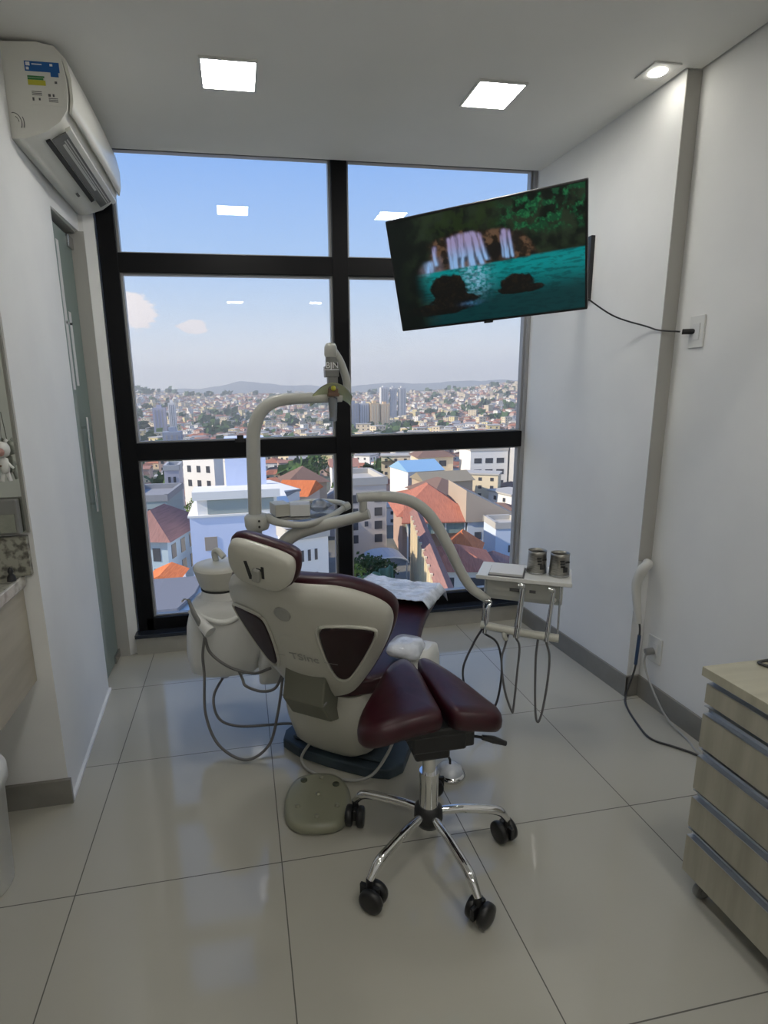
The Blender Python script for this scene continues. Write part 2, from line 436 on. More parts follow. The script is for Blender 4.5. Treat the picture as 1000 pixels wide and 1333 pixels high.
# the glass door in the recess
d1 = thing('door_1', None, None, (-.765, 2.98, 0))
d1['kind'] = 'structure'
OBJ('glass_leaf', MB().box(-.770, -.762, 2.50, 3.152, .012, 2.225), M['gglass'], d1)
OBJ('pull_handle', MB().cyl((-.735, 2.95, .90), (-.735, 2.95, 1.37), .009, 12).cyl((-.735, 2.95, .94), (-.766, 2.95, .94), .006, 8).cyl((-.735, 2.95, 1.32), (-.766, 2.95, 1.32), .006, 8), M['chrome'], d1)
OBJ('floor_clamp', MB().box(-.780, -.750, 3.05, 3.155, .010, .055), M['steel'], d1, bevel=.003)
OBJ('top_clamp', MB().box(-.780, -.750, 3.07, 3.155, 2.17, 2.225), M['steel'], d1, bevel=.003)
OBJ('white_marking', MB().box(-.7615, -.7605, 2.89, 2.93, 1.50, 2.16).box(-.7615, -.7605, 2.96, 3.00, 1.52, 1.86).box(-.7615, -.7605, 2.90, 3.00, 1.80, 1.81), M['paper'], d1)

# ceiling lights
def panel(x, y, s, label, group=None):
    t = thing('ceiling_light', label, 'light', (x, y, CZ), 0, group)
    h = s / 2; w = .008
    OBJ('diffuser', MB().box(x - h, x + h, y - h, y + h, CZ - .004, CZ - .001), M['led'], t)
    OBJ('frame', MB().box(x - h - w, x - h, y - h - w, y + h + w, CZ - .008, CZ).box(x + h, x + h + w, y - h - w, y + h + w, CZ - .008, CZ)
        .box(x - h, x + h, y - h - w, y - h, CZ - .008, CZ).box(x - h, x + h, y + h, y + h + w, CZ - .008, CZ), M['white'], t)
    return t
panel(.036, 2.452, .196, 'square recessed ceiling light on the left, nearer the air conditioner')
panel(1.098, 2.452, .190, 'square recessed ceiling light above the television')
gb = 'added ceiling panels out of view that brighten the room'
for x, y in ((.036, .55), (1.098, .55), (.036, -1.2), (1.098, -1.2)):  # unseen panels added to lift the room's brightness
    panel(x, y, .196, 'added unseen ceiling panel behind the viewer, for fill light', gb)
sp_ = thing('ceiling_spotlight', 'small square recessed spotlight near the right wall', 'spotlight', (1.655, 2.20, CZ))
OBJ('frame', MB().box(1.60, 1.715, 2.145, 2.26, CZ - .006, CZ), M['white'], sp_, bevel=.002)
OBJ('lens', MB().lathe([(.034, 0), (.028, -.004), (0.0, -.006)], (1.657, 2.203, CZ - .006), 24), M['spotled'], sp_)

# ------------------------------------------------------------------ air conditioner
ac = thing('air_conditioner', 'white split air conditioner high on the left wall above the glass door', 'air conditioner', (-.70, 2.80, 2.47))
Y0, Y1 = 2.33, 3.17
prof = [(-.715, 2.625), (-.60, 2.632), (-.545, 2.622), (-.515, 2.59), (-.503, 2.53), (-.505, 2.47), (-.515, 2.43), (-.545, 2.395), (-.60, 2.362), (-.67, 2.338), (-.715, 2.335)]
def sweep(prof, y0, y1, bulge=0, n=14):
    mb = MB()
    rows = []
    for j in range(n + 1):
        u = j / n; y = y0 + (y1 - y0) * u
        k = 1 + bulge * (1 - (2 * u - 1) ** 2)
        rows.append([Vector((-.715 + (x + .715) * k, y, z)) for x, z in prof])
    m = len(prof)
    vs = [v for r in rows for v in r]
    fs = [(j * m + i, j * m + (i + 1) % m, (j + 1) * m + (i + 1) % m, (j + 1) * m + i) for j in range(n) for i in range(m)]
    mb.add(vs, fs, True)
    mb.add(rows[0], [tuple(range(m))]); mb.add(rows[-1], [tuple(range(m - 1, -1, -1))])
    return mb
OBJ('body', sweep([(x - max(0, x + .60) * .14, z) for x, z in prof], Y0, Y1, .0), M['acw'], ac)
# front panel stands proud of the body with a free curved edge
fp = [(-.60, 2.638), (-.535, 2.630), (-.500, 2.592), (-.489, 2.53), (-.490, 2.465), (-.500, 2.425), (-.507, 2.428), (-.499, 2.47), (-.499, 2.53), (-.511, 2.588), (-.54, 2.62), (-.60, 2.628)]
OBJ('front_panel', sweep([(x - .014, z) for x, z in fp], Y0 + .012, Y1 - .005, .03), M['acw'], ac)
# louvre slot, flap and vanes below
lo = MB()
def onunder(y, s):   # s 0..1 along the underside from front to back
    x = -.530 + (-.675 + .530) * s; z = 2.408 + (2.330 - 2.408) * s - .006
    return Vector((x, y, z))
def strip(y0, y1, s0, s1, th=.004):
    a, b_, c, d = onunder(y0, s0), onunder(y1, s0), onunder(y1, s1), onunder(y0, s1)
    k = Vector((.003, 0, -th))
    return MB().add([a, b_, c, d, a + k, b_ + k, c + k, d + k], [(0, 1, 2, 3), (7, 6, 5, 4), (0, 4, 5, 1), (1, 5, 6, 2), (2, 6, 7, 3), (3, 7, 4, 0)])
OBJ('air_slot', strip(Y0 + .06, Y1 - .05, .10, .50, .005), M['grey'], ac)
OBJ('dark_slot', strip(Y0 + .05, Y1 - .16, .52, .62, .008), M['dark'], ac)
OBJ('flap', strip(Y0 + .04, Y1 - .03, .0, .13, .014), M['acw'], ac, bevel=.002)
OBJ('vane', strip(Y0 + .12, Y1 - .25, .30, .36, .008), M['white'], ac)
for s0 in (.20, .26): OBJ('vane', strip(Y0 + .10, Y1 - .06, s0, s0 + .025, .007), M['white'], ac)
OBJ('rating_sticker', strip(Y1 - .30, Y1 - .26, .78, .84, .001), M['ink'], ac)
# energy label on the end
yl = Y0 - .0008
lab = OBJ('energy_label', MB().box(-.645, -.535, yl, Y0 + .001, 2.4430, 2.5730), M['acw'], ac)
OBJ('blue_header', MB().box(-.645, -.535, yl - .0006, yl, 2.5430, 2.5730).box(-.565, -.540, yl - .0006, yl, 2.5300, 2.5430), M['blue'], lab)
OBJ('colour_bar', MB().box(-.640, -.590, yl - .0006, yl, 2.5180, 2.5240).box(-.640, -.586, yl - .0006, yl, 2.5250, 2.5300), M['green'], lab)
OBJ('yellow_bar', MB().box(-.640, -.584, yl - .0006, yl, 2.5020, 2.5175), M['yellow'], lab)
for q_ in ((-.632, -.600, yl - .0006, yl, 2.4820 - 0 * .005, 2.4840 - 0 * .005), (-.632, -.600, yl - .0006, yl, 2.4820 - 1 * .005, 2.4840 - 1 * .005), (-.632, -.600, yl - .0006, yl, 2.4820 - 2 * .005, 2.4840 - 2 * .005), (-.632, -.626, yl - .0006, yl, 2.4550, 2.4650), (-.612, -.606, yl - .0006, yl, 2.4570, 2.4640), (-.580, -.572, yl - .0006, yl, 2.4700, 2.4780), (-.566, -.560, yl - .0006, yl, 2.4700, 2.4780), (-.555, -.547, yl - .0006, yl, 2.5100, 2.5170), (-.58, -.55, yl - .0006, yl, 2.4540 + 0 * .005, 2.4555 + 0 * .005), (-.58, -.55, yl - .0006, yl, 2.4540 + 1 * .005, 2.4555 + 1 * .005), (-.58, -.55, yl - .0006, yl, 2.4540 + 2 * .005, 2.4555 + 2 * .005)):
    OBJ('printed_mark', MB().box(*q_), M['ink'], lab)
for q_ in ((-.641, -.628, yl - .001, yl - .0006, 2.5590, 2.5700), (-.622, -.590, yl - .001, yl - .0006, 2.5630, 2.5660), (-.641, -.632, yl - .001, yl - .0006, 2.5470, 2.5550), (-.565, -.556, yl - .001, yl - .0006, 2.5610, 2.5680)):
    OBJ('white_mark', MB().box(*q_), M['whiteink'], lab)
arc = MB()
for r0, a0, a1 in ((.030, -30, 105), (.020, 10, 80), (.040, -20, 40)):
    P = [Vector((-.700 + r0 * .8 * math.cos(math.radians(a)), yl, 2.385 + r0 * math.sin(math.radians(a)))) for a in range(a0, a1, 12)]
    arc.tube(P, .0012, 6, 0)
OBJ('embossed_arcs', arc, M['ink'], ac)
OBJ('panel_stain', MB().obox((-.4865 + .004, Y0 + .13, 2.53), (.001, .03, .09)), M['inkd'], ac) if False else None

# ------------------------------------------------------------------ television
tvc = Vector((.959, 2.172, 1.929)); ty, tp, tr_ = -.621, .372, .047
rg = Vector((math.cos(ty), math.sin(ty), 0)); nn = Vector((math.sin(ty), -math.cos(ty), 0)); up2 = Vector((0, 0, 1)) * math.cos(tp) + nn * math.sin(tp)
rx2 = math.cos(tr_) * rg + math.sin(tr_) * up2; uy2 = -math.sin(tr_) * rg + math.cos(tr_) * up2
nz2 = rx2.cross(uy2)
TM = axes(tvc, rx2, uy2, nz2)      # local z points at the viewer
tv = thing('television', 'black flat television on a wall arm, showing a waterfall above a turquoise pool', 'television', tuple(tvc - nz2 * .02))
OBJ('casing', MB().box(-.3675, .3675, -.215, .215, -.030, 0, TM).box(-.25, .25, -.19, .10, -.062, -.03, TM), M['black'], tv, bevel=.004)
OBJ('brand_bump', MB().box(-.018, .018, -.222, -.215, -.012, -.002, TM), M['black'], tv, bevel=.002)
def lerp(a, b_, k): return tuple(a[i] * (1 - k) + b_[i] * k for i in range(3))
def sst(x, a, b_):
    k = max(0, min(1, (x - a) / (b_ - a))); return k * k * (3 - 2 * k)
def fb(x, y, s, seed=0, o=4):
    r = 0; a = 1; w = 0
    for i in range(o):
        r += a * noise.noise(Vector((x * s + seed, y * s * 1.0 + seed * .7, seed * 1.3))); w += a; a *= .55; s *= 2.1
    return .5 + r / w * .9
def picture(u, v):
    n1 = fb(u * 1.7, v, 7, 1); n2 = fb(u * 1.7, v, 18, 5); n3 = fb(u * 1.7, v, 40, 9, 2)
    c = lerp((.004, .008, .006), (.02, .035, .018), sst(n1, .4, .75))
    fol = sst(u, .52, .75) * (1 - sst(v, .22, .36)) * sst(n2, .42, .62)
    c = lerp(c, (.006, .07, .028), fol)
    c = lerp(c, (.02, .20, .07), fol * sst(n3, .52, .68) * .8)
    fol2 = sst(u, .15, .3) * (1 - sst(u, .55, .62)) * (1 - sst(v, .16, .24)) * sst(n2, .4, .6)
    c = lerp(c, (.02, .04, .010), fol2 * .7)
    top = .20 + .05 * abs(u - .42) * 4 + (n1 - .5) * .06
    cliff = sst(v, top - .02, top + .02) * sst(u, .19, .24) * (1 - sst(u, .70 + (v - .3) * .35, .73 + (v - .3) * .4))
    rock = lerp((.02, .014, .009), (.15, .085, .05), sst(n2, .38, .66))
    rock = lerp(rock, (.012, .012, .012), sst(n1, .52, .62) * .7)
    c = lerp(c, rock, cliff)
    low = sst(u, .12, .18) * (1 - sst(u, .26, .30)) * sst(v, .38 + (u - .2) * -.6, .44 + (u - .2) * -.6)
    low *= 1 - sst(v, .50, .54)
    c = lerp(c, lerp((.06, .045, .05), (.26, .21, .24), n2), low * .8)
    for bu, bv, br in ((.385, .43, .020), (.56, .40, .045), (.505, .43, .018), (.30, .42, .018)):
        c = lerp(c, (.010, .009, .009), 1 - sst(((u - bu) / br) ** 2 + ((v - bv) / (br * 1.6)) ** 2 + (n2 - .5), .7, 1.1))
    def fall(u0, w, v0, v1, dr, k):
        uu = u - dr * (v - v0) - .012 * (fb(u * 3, v, 6, 21, 2) - .5)
        g = math.exp(-((uu - u0) / w) ** 2) * sst(v, v0 - .02, v0 + .02) * (1 - sst(v, v1 - .01, v1 + .02))
        st = .45 + .75 * fb(u * 22, v * 1.1, 6, 33, 3)
        return min(1, g * k * 1.9 * max(0, st - .28))
    for a in ((.325, .010, .23, .50, .02, 1.3), (.350, .012, .22, .50, .02, 1.5), (.385, .020, .21, .40, .03, 1.1), (.425, .016, .21, .50, .06, 1.5), (.455, .012, .21, .50, .14, 1.6), (.485, .010, .23, .46, .16, 1.0), (.39, .010, .38, .50, .0, 1.0), (.615, .010, .24, .47, .04, 1.5), (.640, .007, .25, .47, .06, 1.3), (.60, .005, .28, .46, .02, .8), (.245, .010, .28, .44, .0, 1.1), (.21, .022, .40, .52, -.12, .9)):
        c = lerp(c, lerp((.42, .36, .62), (.35, .60, 1.0), sst(v, .26, .46)), fall(*a))
    wl_ = .495 - .05 * (u - .4) * .2
    if u > .74: wl_ = .485
    wat = sst(v, wl_ - .008, wl_ + .012) * sst(u, .10, .24)
    deep = lerp((.0, .26, .27), (.002, .045, .05), sst(v, .52 + n1 * .08, .84))
    deep = lerp(deep, (.0, .33, .34), math.exp(-((v - .55) / .05) ** 2) * .6)
    deep = lerp(deep, (.30, .62, .85), math.exp(-((u - .45) / (.05 + .02 * n2)) ** 2) * (1 - sst(v, .62, .84)) * min(1, max(0, n3 * 2.4 - .6)))
    deep = lerp(deep, (.0, .02, .025), sst(fb(u * 3, v * 9, 6, 41, 3), .5, .7) * .5)
    c = lerp(c, deep, wat)
    for cu_, cv, ru, rv in ((.30, .67, .105, .13), (.32, .78, .14, .06), (.665, .70, .09, .08), (.68, .76, .13, .04), (.22, .85, .2, .06)):
        d = ((u - cu_) / ru) ** 2 + ((v - cv) / rv) ** 2 + (n2 - .5) * .7
        c = lerp(c, lerp((.004, .005, .005), (.022, .016, .011), sst(n3, .45, .75) * (1 if v < cv else .3)), 1 - sst(d, .8, 1.1))
    c = lerp(c, (.10, .26, .50), math.exp(-((u - .42) / .05) ** 2 - ((v - .83) / .02) ** 2) * n3 * .8)
    return lerp(c, (.003, .006, .006), (1 - sst(u, .0, .20)) * .95)
nu, nv = 230, 132
scr = MB(); x0, x1, y0, y1 = -.359, .359, -.205, .207
vs = [TM @ Vector((x0 + (x1 - x0) * i / nu, y1 + (y0 - y1) * j / nv, .0012)) for j in range(nv + 1) for i in range(nu + 1)]
scr.add(vs, [(j * (nu + 1) + i, (j + 1) * (nu + 1) + i, (j + 1) * (nu + 1) + i + 1, j * (nu + 1) + i + 1) for j in range(nv) for i in range(nu)])
so = OBJ('screen', scr, M['screen'], tv)
ca = so.data.color_attributes.new('Col', 'FLOAT_COLOR', 'POINT')
for j in range(nv + 1):
    for i in range(nu + 1):
        ca.data[j * (nu + 1) + i].color = (*picture(i / nu, j / nv), 1)
# arm and wall plate
pk = TM @ Vector((.05, 0, -.075))
am = thing('television_bracket', 'black wall bracket with folding arm behind the television', 'bracket', (XR, 2.70, 2.05))
OBJ('wall_plate', MB().box(1.724, 1.746, 2.66, 2.745, 1.88, 2.18), M['black'], am, bevel=.003)
OBJ('arm', MB().tube([(1.726, 2.70, 2.03), (1.42, 2.60, 2.02), tuple(pk)], .014, 10, 0), M['black'], am)
OBJ('head_plate', MB().box(-.10, .20, -.10, .10, -.080, -.066, TM), M['black'], am, bevel=.003)
cb = MB().tube([tuple(TM @ Vector((.32, -.15, -.05))), (1.56, 2.47, 1.885), (1.67, 2.378, 1.775), (1.745, 2.245, 1.712), (1.758, 2.185, 1.690), (1.795, 2.11, 1.676)], .0035, 8, 8)
o = thing('power_cable', 'thin black cable running from the television to the upper wall socket', 'cable', (1.56, 2.47, 1.885))
OBJ('cord', cb, M['black'], o)
OBJ('plug', MB().cyl((1.793, 2.095, 1.674), (1.826, 2.065, 1.672), .011, 12), M['black'], o)
def socket(x, y, z, w, h, label, name='wall_socket'):
    s_ = thing(name, label, 'socket', (x, y, z))
    OBJ('plate', MB().box(x - .008, x, y - w / 2, y + w / 2, z - h / 2, z + h / 2), M['white'], s_, bevel=.003)
    OBJ('outlet', MB().box(x - .011, x - .008, y - w / 4, y + w / 4, z - h / 4, z + h / 4), M['paper'], s_, bevel=.001)
    return s_
socket(XN, 2.055, 1.67, .075, .125, 'white socket plate high on the right wall taking the television plug')
socket(XN, 2.092, .275, .085, .125, 'white socket plate low on the right wall beside the hanging pipe')

# pipe out of the wall step, cables below
pp = thing('insulated_pipe', 'white foam-wrapped pipe bending out of the wall step and hanging down', 'pipe', (1.77, 2.15, .53))
OBJ('foam_sleeve', MB().tube([(1.80, 2.165, .672), (1.775, 2.13, .676), (1.752, 2.135, .645), (1.745, 2.150, .58), (1.748, 2.142, .50), (1.752, 2.122, .40)], [.020, .022, .023, .021, .018, .015], 14, 8), M['foam'], pp)
o = OBJ('power_cable', MB().tube([(1.752, 2.122, .42), (1.755, 2.112, .37), (1.752, 2.11, .30), (1.748, 2.11, .18), (1.735, 2.13, .05), (1.705, 2.09, .008), (1.655, 1.95, .006), (1.635, 1.84, .006), (1.69, 1.77, .006), (1.735, 1.71, .006), (1.76, 1.62, .006)], .0045, 8, 8), M['dhose'])
tag(o, 'dark cable dropping from the hanging pipe and looping over the floor', 'cable')
OBJ('blue_joint', MB().tube([(1.7545, 2.111, .345), (1.752, 2.11, .30), (1.749, 2.11, .20)], .0075, 8, 4), bsdf('blue_tape', (.03, .06, .13), .4), o)
o = thing('power_cable', 'pale cable from the lower socket trailing down to the floor', 'cable', (1.80, 2.09, .27))
OBJ('plug', MB().cyl((XN - .010, 2.092, .27), (XN - .045, 2.10, .262), .016, 12), M['grey'], o)
OBJ('cord', MB().tube([(XN - .04, 2.10, .262), (XN - .045, 2.095, .20), (1.785, 2.03, .11), (1.783, 1.93, .03), (1.778, 1.80, .006), (1.755, 1.72, .006), (1.77, 1.60, .006)], .0045, 8, 8), M['wcable'], o)
tag(o, None, None)

# ------------------------------------------------------------------ drawer cabinet (right)
cx0, cy1, cw, cd = 1.205, 1.185, .60, .46
cab = thing('drawer_cabinet', 'pale wood drawer unit on castors with aluminium grip rails', 'cabinet', (1.40, .90, 0), 0)
yA, yB = .50, 1.185          # cabinet spans y, its fronts face -x
xF, xB = 1.205, 1.66
OBJ('top', MB().box(xF - .012, xB, yA, yB + .006, .690, .716), M['woodtop'], cab, bevel=.001)
OBJ('carcass', MB().box(xF + .024, xB, yA + .01, yB - .012, .075, .690), M['wood'], cab)
rows = [(.612, .668), (.480, .578), (.345, .448), (.222, .316), (.072, .190)]
from_h = lambda z: z
for k, (z0, z1) in enumerate(rows):
    d = OBJ('drawer', MB().box(xF, xF + .020, yA + .002, yB - .002, z0, z1), M['wood'], cab, bevel=.0008)
    OBJ('grip_rail', MB().box(xF - .002, xF + .018, yA + .002, yB - .006, z1 + .001, z1 + .0035).box(xF + .016, xF + .022, yA + .002, yB - .004, z1, z1 + .028).box(xF + .002, xF + .022, yA + .002, yB - .002, z1 + .022, z1 + .0245), M['alub'], d)
def castor(x, y, zt, r, parent, name='castor', mat='grey'):
    c = OBJ(name, MB().box(x - r * .6, x + r * .6, y - .012, y + .012, zt - .012, zt).cyl((x, y, zt - .01), (x, y, zt - .03), .006, 8), M['black'], parent)
    OBJ('wheel', MB().lathe([(r * .9, -.009), (r, -.006), (r, .006), (r * .9, .009)], (x - .006, y, r), 24, Matrix.Rotation(PI / 2, 4, 'X')), M['grey'], c)
    OBJ('hub_cap', MB().cyl((x - .006, y - .011, r), (x - .006, y + .011, r), r * .5, 16), M['chrome'], c)
for x, y in ((xF + .045, yB - .04), (xF + .045, yA + .04), (xB - .05, yB - .04), (xB - .05, yA + .04)):
    castor(x, y, .075, .026, cab)
o = OBJ('appliance_cord', MB().tube([(1.42, .90, .7205), (1.41, 1.02, .7205), (1.37, 1.12, .7205), (1.345, 1.165, .7205), (1.38, 1.175, .7205), (1.45, 1.17, .7205), (1.52, 1.15, .7205), (1.58, 1.05, .7205)], .004, 8, 8).tube([(1.345, 1.165, .7205), (1.36, 1.10, .7205), (1.35, 1.0, .7205), (1.38, .88, .7205)], .004, 8, 6), M['dhose'])
tag(o, 'dark cord coiled on top of the wooden drawer unit', 'cord')

# ------------------------------------------------------------------ left: counter, splashback, mirror, bin
ct = thing('washbasin_counter', 'speckled stone counter with beige wood front on the left', 'counter', (-1.0, 1.2, 0))
OBJ('stone_top', MB().box(-1.33, -.735, -.3, 1.945, .845, .885), [M['graniteedge']], ct, bevel=.004)
OBJ('stone_surface', MB().box(-1.325, -.74, -.29, 1.94, .885, .8865), M['granite'], ct)
OBJ('wood_front', MB().box(-.765, -.747, -.3, 1.945, .50, .845).box(-1.33, -.765, -.3, 1.945, .50, .518), M['woodl'], ct)
OBJ('splashback', MB().box(-1.33, -.708, 1.925, 1.948, .8865, 1.02), M['granite'], ct, bevel=.002)
mr_ = thing('wall_mirror', 'tall mirror above the stone splashback at the left edge', 'mirror', (-1.0, 1.945, 1.6))
OBJ('glass', MB().box(-1.30, -.708, 1.940, 1.947, 1.03, 2.3), M['mirror'], mr_)
OBJ('edge_strip', MB().box(-.708, -.700, 1.938, 1.949, 1.03, 2.3), M['dmirror'], mr_)
# little hanging figure: plain white doll
fg = thing('hanging_ornament', 'small white doll ornament hanging in front of the mirror', 'ornament', (-.735, 1.92, 1.26))
body = MB()
body.lathe([(0, .030), (.014, .027), (.021, .012), (.022, 0), (.017, -.014), (0, -.020)], (-.735, 1.915, 1.30), 16)
body.lathe([(0, .030), (.012, .024), (.015, 0), (.012, -.02), (0, -.026)], (-.735, 1.915, 1.252), 14)
for s_ in (-1, 1):
    body.tube([(-.735 + s_ * .010, 1.915, 1.262), (-.735 + s_ * .026, 1.912, 1.245)], [.005, .004], 8, 0)
    body.tube([(-.735 + s_ * .006, 1.915, 1.235), (-.735 + s_ * .012, 1.912, 1.205)], [.006, .007], 8, 0)
    body.lathe([(0, .008), (.007, 0), (0, -.008)], (-.735 + s_ * .014, 1.915, 1.332), 10)
OBJ('doll_body', body, M['white'], fg)
OBJ('face', MB().lathe([(0, .006), (.012, .003), (.014, 0), (0, -.002)], (-.735, 1.893, 1.298), 14, Matrix.Rotation(PI / 2, 4, 'X')), M['pinkish'], fg)
OBJ('heart_badge', MB().lathe([(0, .004), (.007, 0), (0, -.004)], (-.742, 1.899, 1.255), 10), M['brown'], fg)
OBJ('string', MB().cyl((-.735, 1.918, 1.33), (-.735, 1.935, 1.42), .0012, 6), M['grey'], fg)
dp = thing('glass_shelf_box', 'small grey framed box with a clear front on the stone splashback', 'box', (-.76, 1.93, 1.03))
OBJ('box_body', MB().box(-.84, -.716, 1.905, 1.937, 1.032, 1.145), M['grey'], dp, bevel=.004)
OBJ('clear_front', MB().box(-.83, -.724, 1.901, 1.905, 1.04, 1.10), M['mirror'], dp)
o = OBJ('dark_figurine', MB().lathe([(.014, 0), (.012, .015), (.006, .024), (.009, .032), (.006, .042), (0, .046)], (-.752, 1.88, .8866), 16), M['black'])
tag(o, 'tiny dark figurine standing on the stone counter by the wall', 'figurine')
tp_ = thing('steel_tap', 'low chrome tap on the stone counter', 'tap', (-.86, 1.78, .8865))
OBJ('tap_base', MB().lathe([(.022, 0), (.020, .01), (.013, .015), (.012, .03)], (-.87, 1.80, .8866), 16), M['chrome'], tp_)
OBJ('spout', MB().tube([(-.87, 1.80, .905), (-.86, 1.76, .925), (-.85, 1.70, .915)], .009, 10, 6), M['chrome'], tp_)
bn = thing('waste_bin', 'round white plastic waste bin below the stone counter', 'bin', (-.868, 1.60, 0))
OBJ('bin_body', MB().lathe([(.098, .002), (.102, .01), (.118, .36), (.120, .36), (.114, .355), (.1, .02), (0, .02)], (-.872, 1.60, 0), 40), M['white'], bn)
OBJ('bin_rim', MB().lathe([(.120, .345), (.129, .35), (.129, .385), (.120, .405), (.105, .42)], (-.872, 1.60, 0), 40), M['white'], bn)
OBJ('bin_lid', MB().lathe([(.104, .418), (.08, .435), (0, .445)], (-.872, 1.60, 0), 40), M['film'], bn)
# ------------------------------------------------------------------ dental chair (local x = towards the feet, local y = patient's other side)
CH = thing('dental_chair', 'reclining dental chair with maroon cushions and an ivory moulded back', 'dental chair', (.24, 1.88, 0), math.atan2(.8, .6))
TH = math.radians(62); ZH = .43
def bk(s, t, d):
    """point on the back: s to the right seen from behind, t up the back, d rearward"""
    d = d - .9 * s * s
    s = s + .07 * t
    return Vector((-t * math.cos(TH) - d * math.sin(TH), -s, ZH + t * math.sin(TH) - d * math.cos(TH)))
def loft(rings, cap=True):
    mb = MB(); n = len(rings[0])
    vs = [v for r in rings for v in r]
    fs = [(j * n + i, j * n + (i + 1) % n, (j + 1) * n + (i + 1) % n, (j + 1) * n + i) for j in range(len(rings) - 1) for i in range(n)]
    mb.add(vs, fs, True)
    if cap: mb.add(rings[0], [tuple(range(n - 1, -1, -1))], True); mb.add(rings[-1], [tuple(range(n))], True)
    return mb
def closed_curve(pts, n=6):
    P = [Vector((*p, 0)) for p in pts]; m = len(P); out = []
    for i in range(m):
        p0, p1, p2, p3 = P[i - 1], P[i], P[(i + 1) % m], P[(i + 2) % m]
        for k in range(n):
            u = k / n
            q = .5 * ((2 * p1) + (p2 - p0) * u + (2 * p0 - 5 * p1 + 4 * p2 - p3) * u * u + (3 * p1 - p0 - 3 * p2 + p3) * u ** 3)
            out.append((q.x, q.y))
    return out
def slab(outline, prof, fn, ctr=None, n=6, curve=True):
    """outline in 2D; prof: list of (inset scale, depth); fn maps (a, b, depth)"""
    O = closed_curve(outline, n) if curve else outline
    if ctr is None: ctr = (sum(p[0] for p in O) / len(O), sum(p[1] for p in O) / len(O))
    rings = [[fn(ctr[0] + (a - ctr[0]) * k, ctr[1] + (b_ - ctr[1]) * k, d) for a, b_ in O] for k, d in prof]
    return loft(rings)
half = [(.10, .535), (.19, .515), (.268, .455), (.308, .385), (.300, .30), (.250, .17), (.185, .05), (.13, -.015), (.05, -.04)]
outl = half + [(-a, b_) for a, b_ in half[::-1]]
cush = slab(outl, [(.30, -.060), (.80, -.055), (.95, -.042), (1.005, -.02), (1.02, .0), (1.015, .014), (.98, .022), (.3, .022)], bk, (0, .27))
OBJ('back_cushion', cush, M['maroon'], CH, local=True)
shell = slab(outl, [(.3, .0), (.98, .01), (1.0, .025), (.985, .045), (.93, .060), (.80, .066), (.5, .068), (.2, .069)], bk, (0, .27))
sh = OBJ('back_shell', shell, M['cream'], CH, local=True)
for sg in (1, -1):
    ins = [(.120, .375), (.19, .375), (.252, .350), (.258, .318), (.225, .24), (.175, .150), (.150, .125), (.125, .14), (.110, .22), (.106, .32)]
    ins = [(a * sg, b_) for a, b_ in ins]
    OBJ('inset_panel', slab(ins, [(1.06, .050), (1.05, .0735), (1.0, .0755), (.95, .0755), (.3, .0755)], bk), M['maroond'], CH, local=True)
    r = [bk(a, b_, .070) for a, b_ in closed_curve([((a - .185 * sg) * 1.16 + .185 * sg, (b_ - .28) * 1.14 + .28) for a, b_ in ins], 4)]
    OBJ('inset_rim', MB().tube(r + [r[0]], .006, 8, 0, False), M['cream'], sh, local=True)
def disc_on_back(s, t, r, d0, d1, n=28):
    return loft([[bk(s + r * k * math.cos(a * 2 * PI / n), t + r * k * math.sin(a * 2 * PI / n), d) for a in range(n)] for k, d in ((1, d0), (1, d1), (.86, d1 + .002), (.1, d1 + .002))])
OBJ('round_badge', disc_on_back(-.01, .435, .030, .06, .072), M['inkd'], sh, local=True)
def back_axes(s, t, d):
    o = bk(s, t, d); e = 1e-3
    ax = (bk(s + e, t, d) - bk(s - e, t, d)).normalized(); ay = (bk(s, t + e, d) - bk(s, t - e, d)).normalized()
    return axes(o, ax, ay, ax.cross(ay).normalized())
lg = text_mb('TSinc', .05, back_axes(.02, .22, .0725), .0006)
lg.add([back_axes(.02, .22, .073) @ Vector(p) for p in ((-.11, -.004, 0), (-.075, -.004, 0), (-.075, -.001, 0), (-.11, -.001, 0), (.075, -.004, 0), (.125, -.004, 0), (.125, -.001, 0), (.075, -.001, 0))], [(0, 1, 2, 3), (4, 5, 6, 7)])
OBJ('logo_lettering', lg, M['inkd'], sh, local=True)
# headrest on its stalk
HR = Matrix.Translation(bk(-.025, .70, .03)) @ Matrix([[math.cos(TH + PI), 0, -math.sin(TH), 0], [0, -1, 0, 0], [math.sin(TH), 0, -math.cos(TH), 0], [0, 0, 0, 1]])
# columns: x -> up the back, y -> right, z -> rearward
HR = axes(bk(-.030, .640, .050), (bk(.1, .7, 0) - bk(-.1, .7, 0)).normalized(), (bk(0, .8, 0) - bk(0, .6, 0)).normalized(), Vector((-math.sin(TH), 0, -math.cos(TH)))) @ Matrix.Rotation(math.radians(-15), 4, 'Z') @ Matrix.Rotation(math.radians(-10), 4, 'X') @ Matrix.Scale(.85, 4)
hl = [(-.125, .045), (-.10, .078), (0, .085), (.10, .078), (.125, .045), (.118, -.03), (.075, -.078), (0, -.085), (-.075, -.078), (-.118, -.03)]
hm = lambda a, b_, d: HR @ Vector((a, b_, d))
OBJ('headrest_cushion', slab(hl, [(.3, -.060), (.8, -.056), (1.0, -.045), (1.08, -.025), (1.08, -.002), (1.0, .006), (.3, .006)], hm), M['maroon'], CH, local=True)
hs = OBJ('headrest_shell', slab(hl, [(.3, .004), (1.0, .004), (1.02, .012), (.98, .034), (.90, .042), (.5, .044), (.2, .044)], hm), M['cream'], CH, local=True)
OBJ('slot', MB().obox((0, 0, 0), (.012, .075, .004)), M['dark'], hs, local=True).matrix_local = HR @ Matrix.Translation((-.035, -.012, .0445)) @ Matrix.Rotation(.35, 4, 'Z')
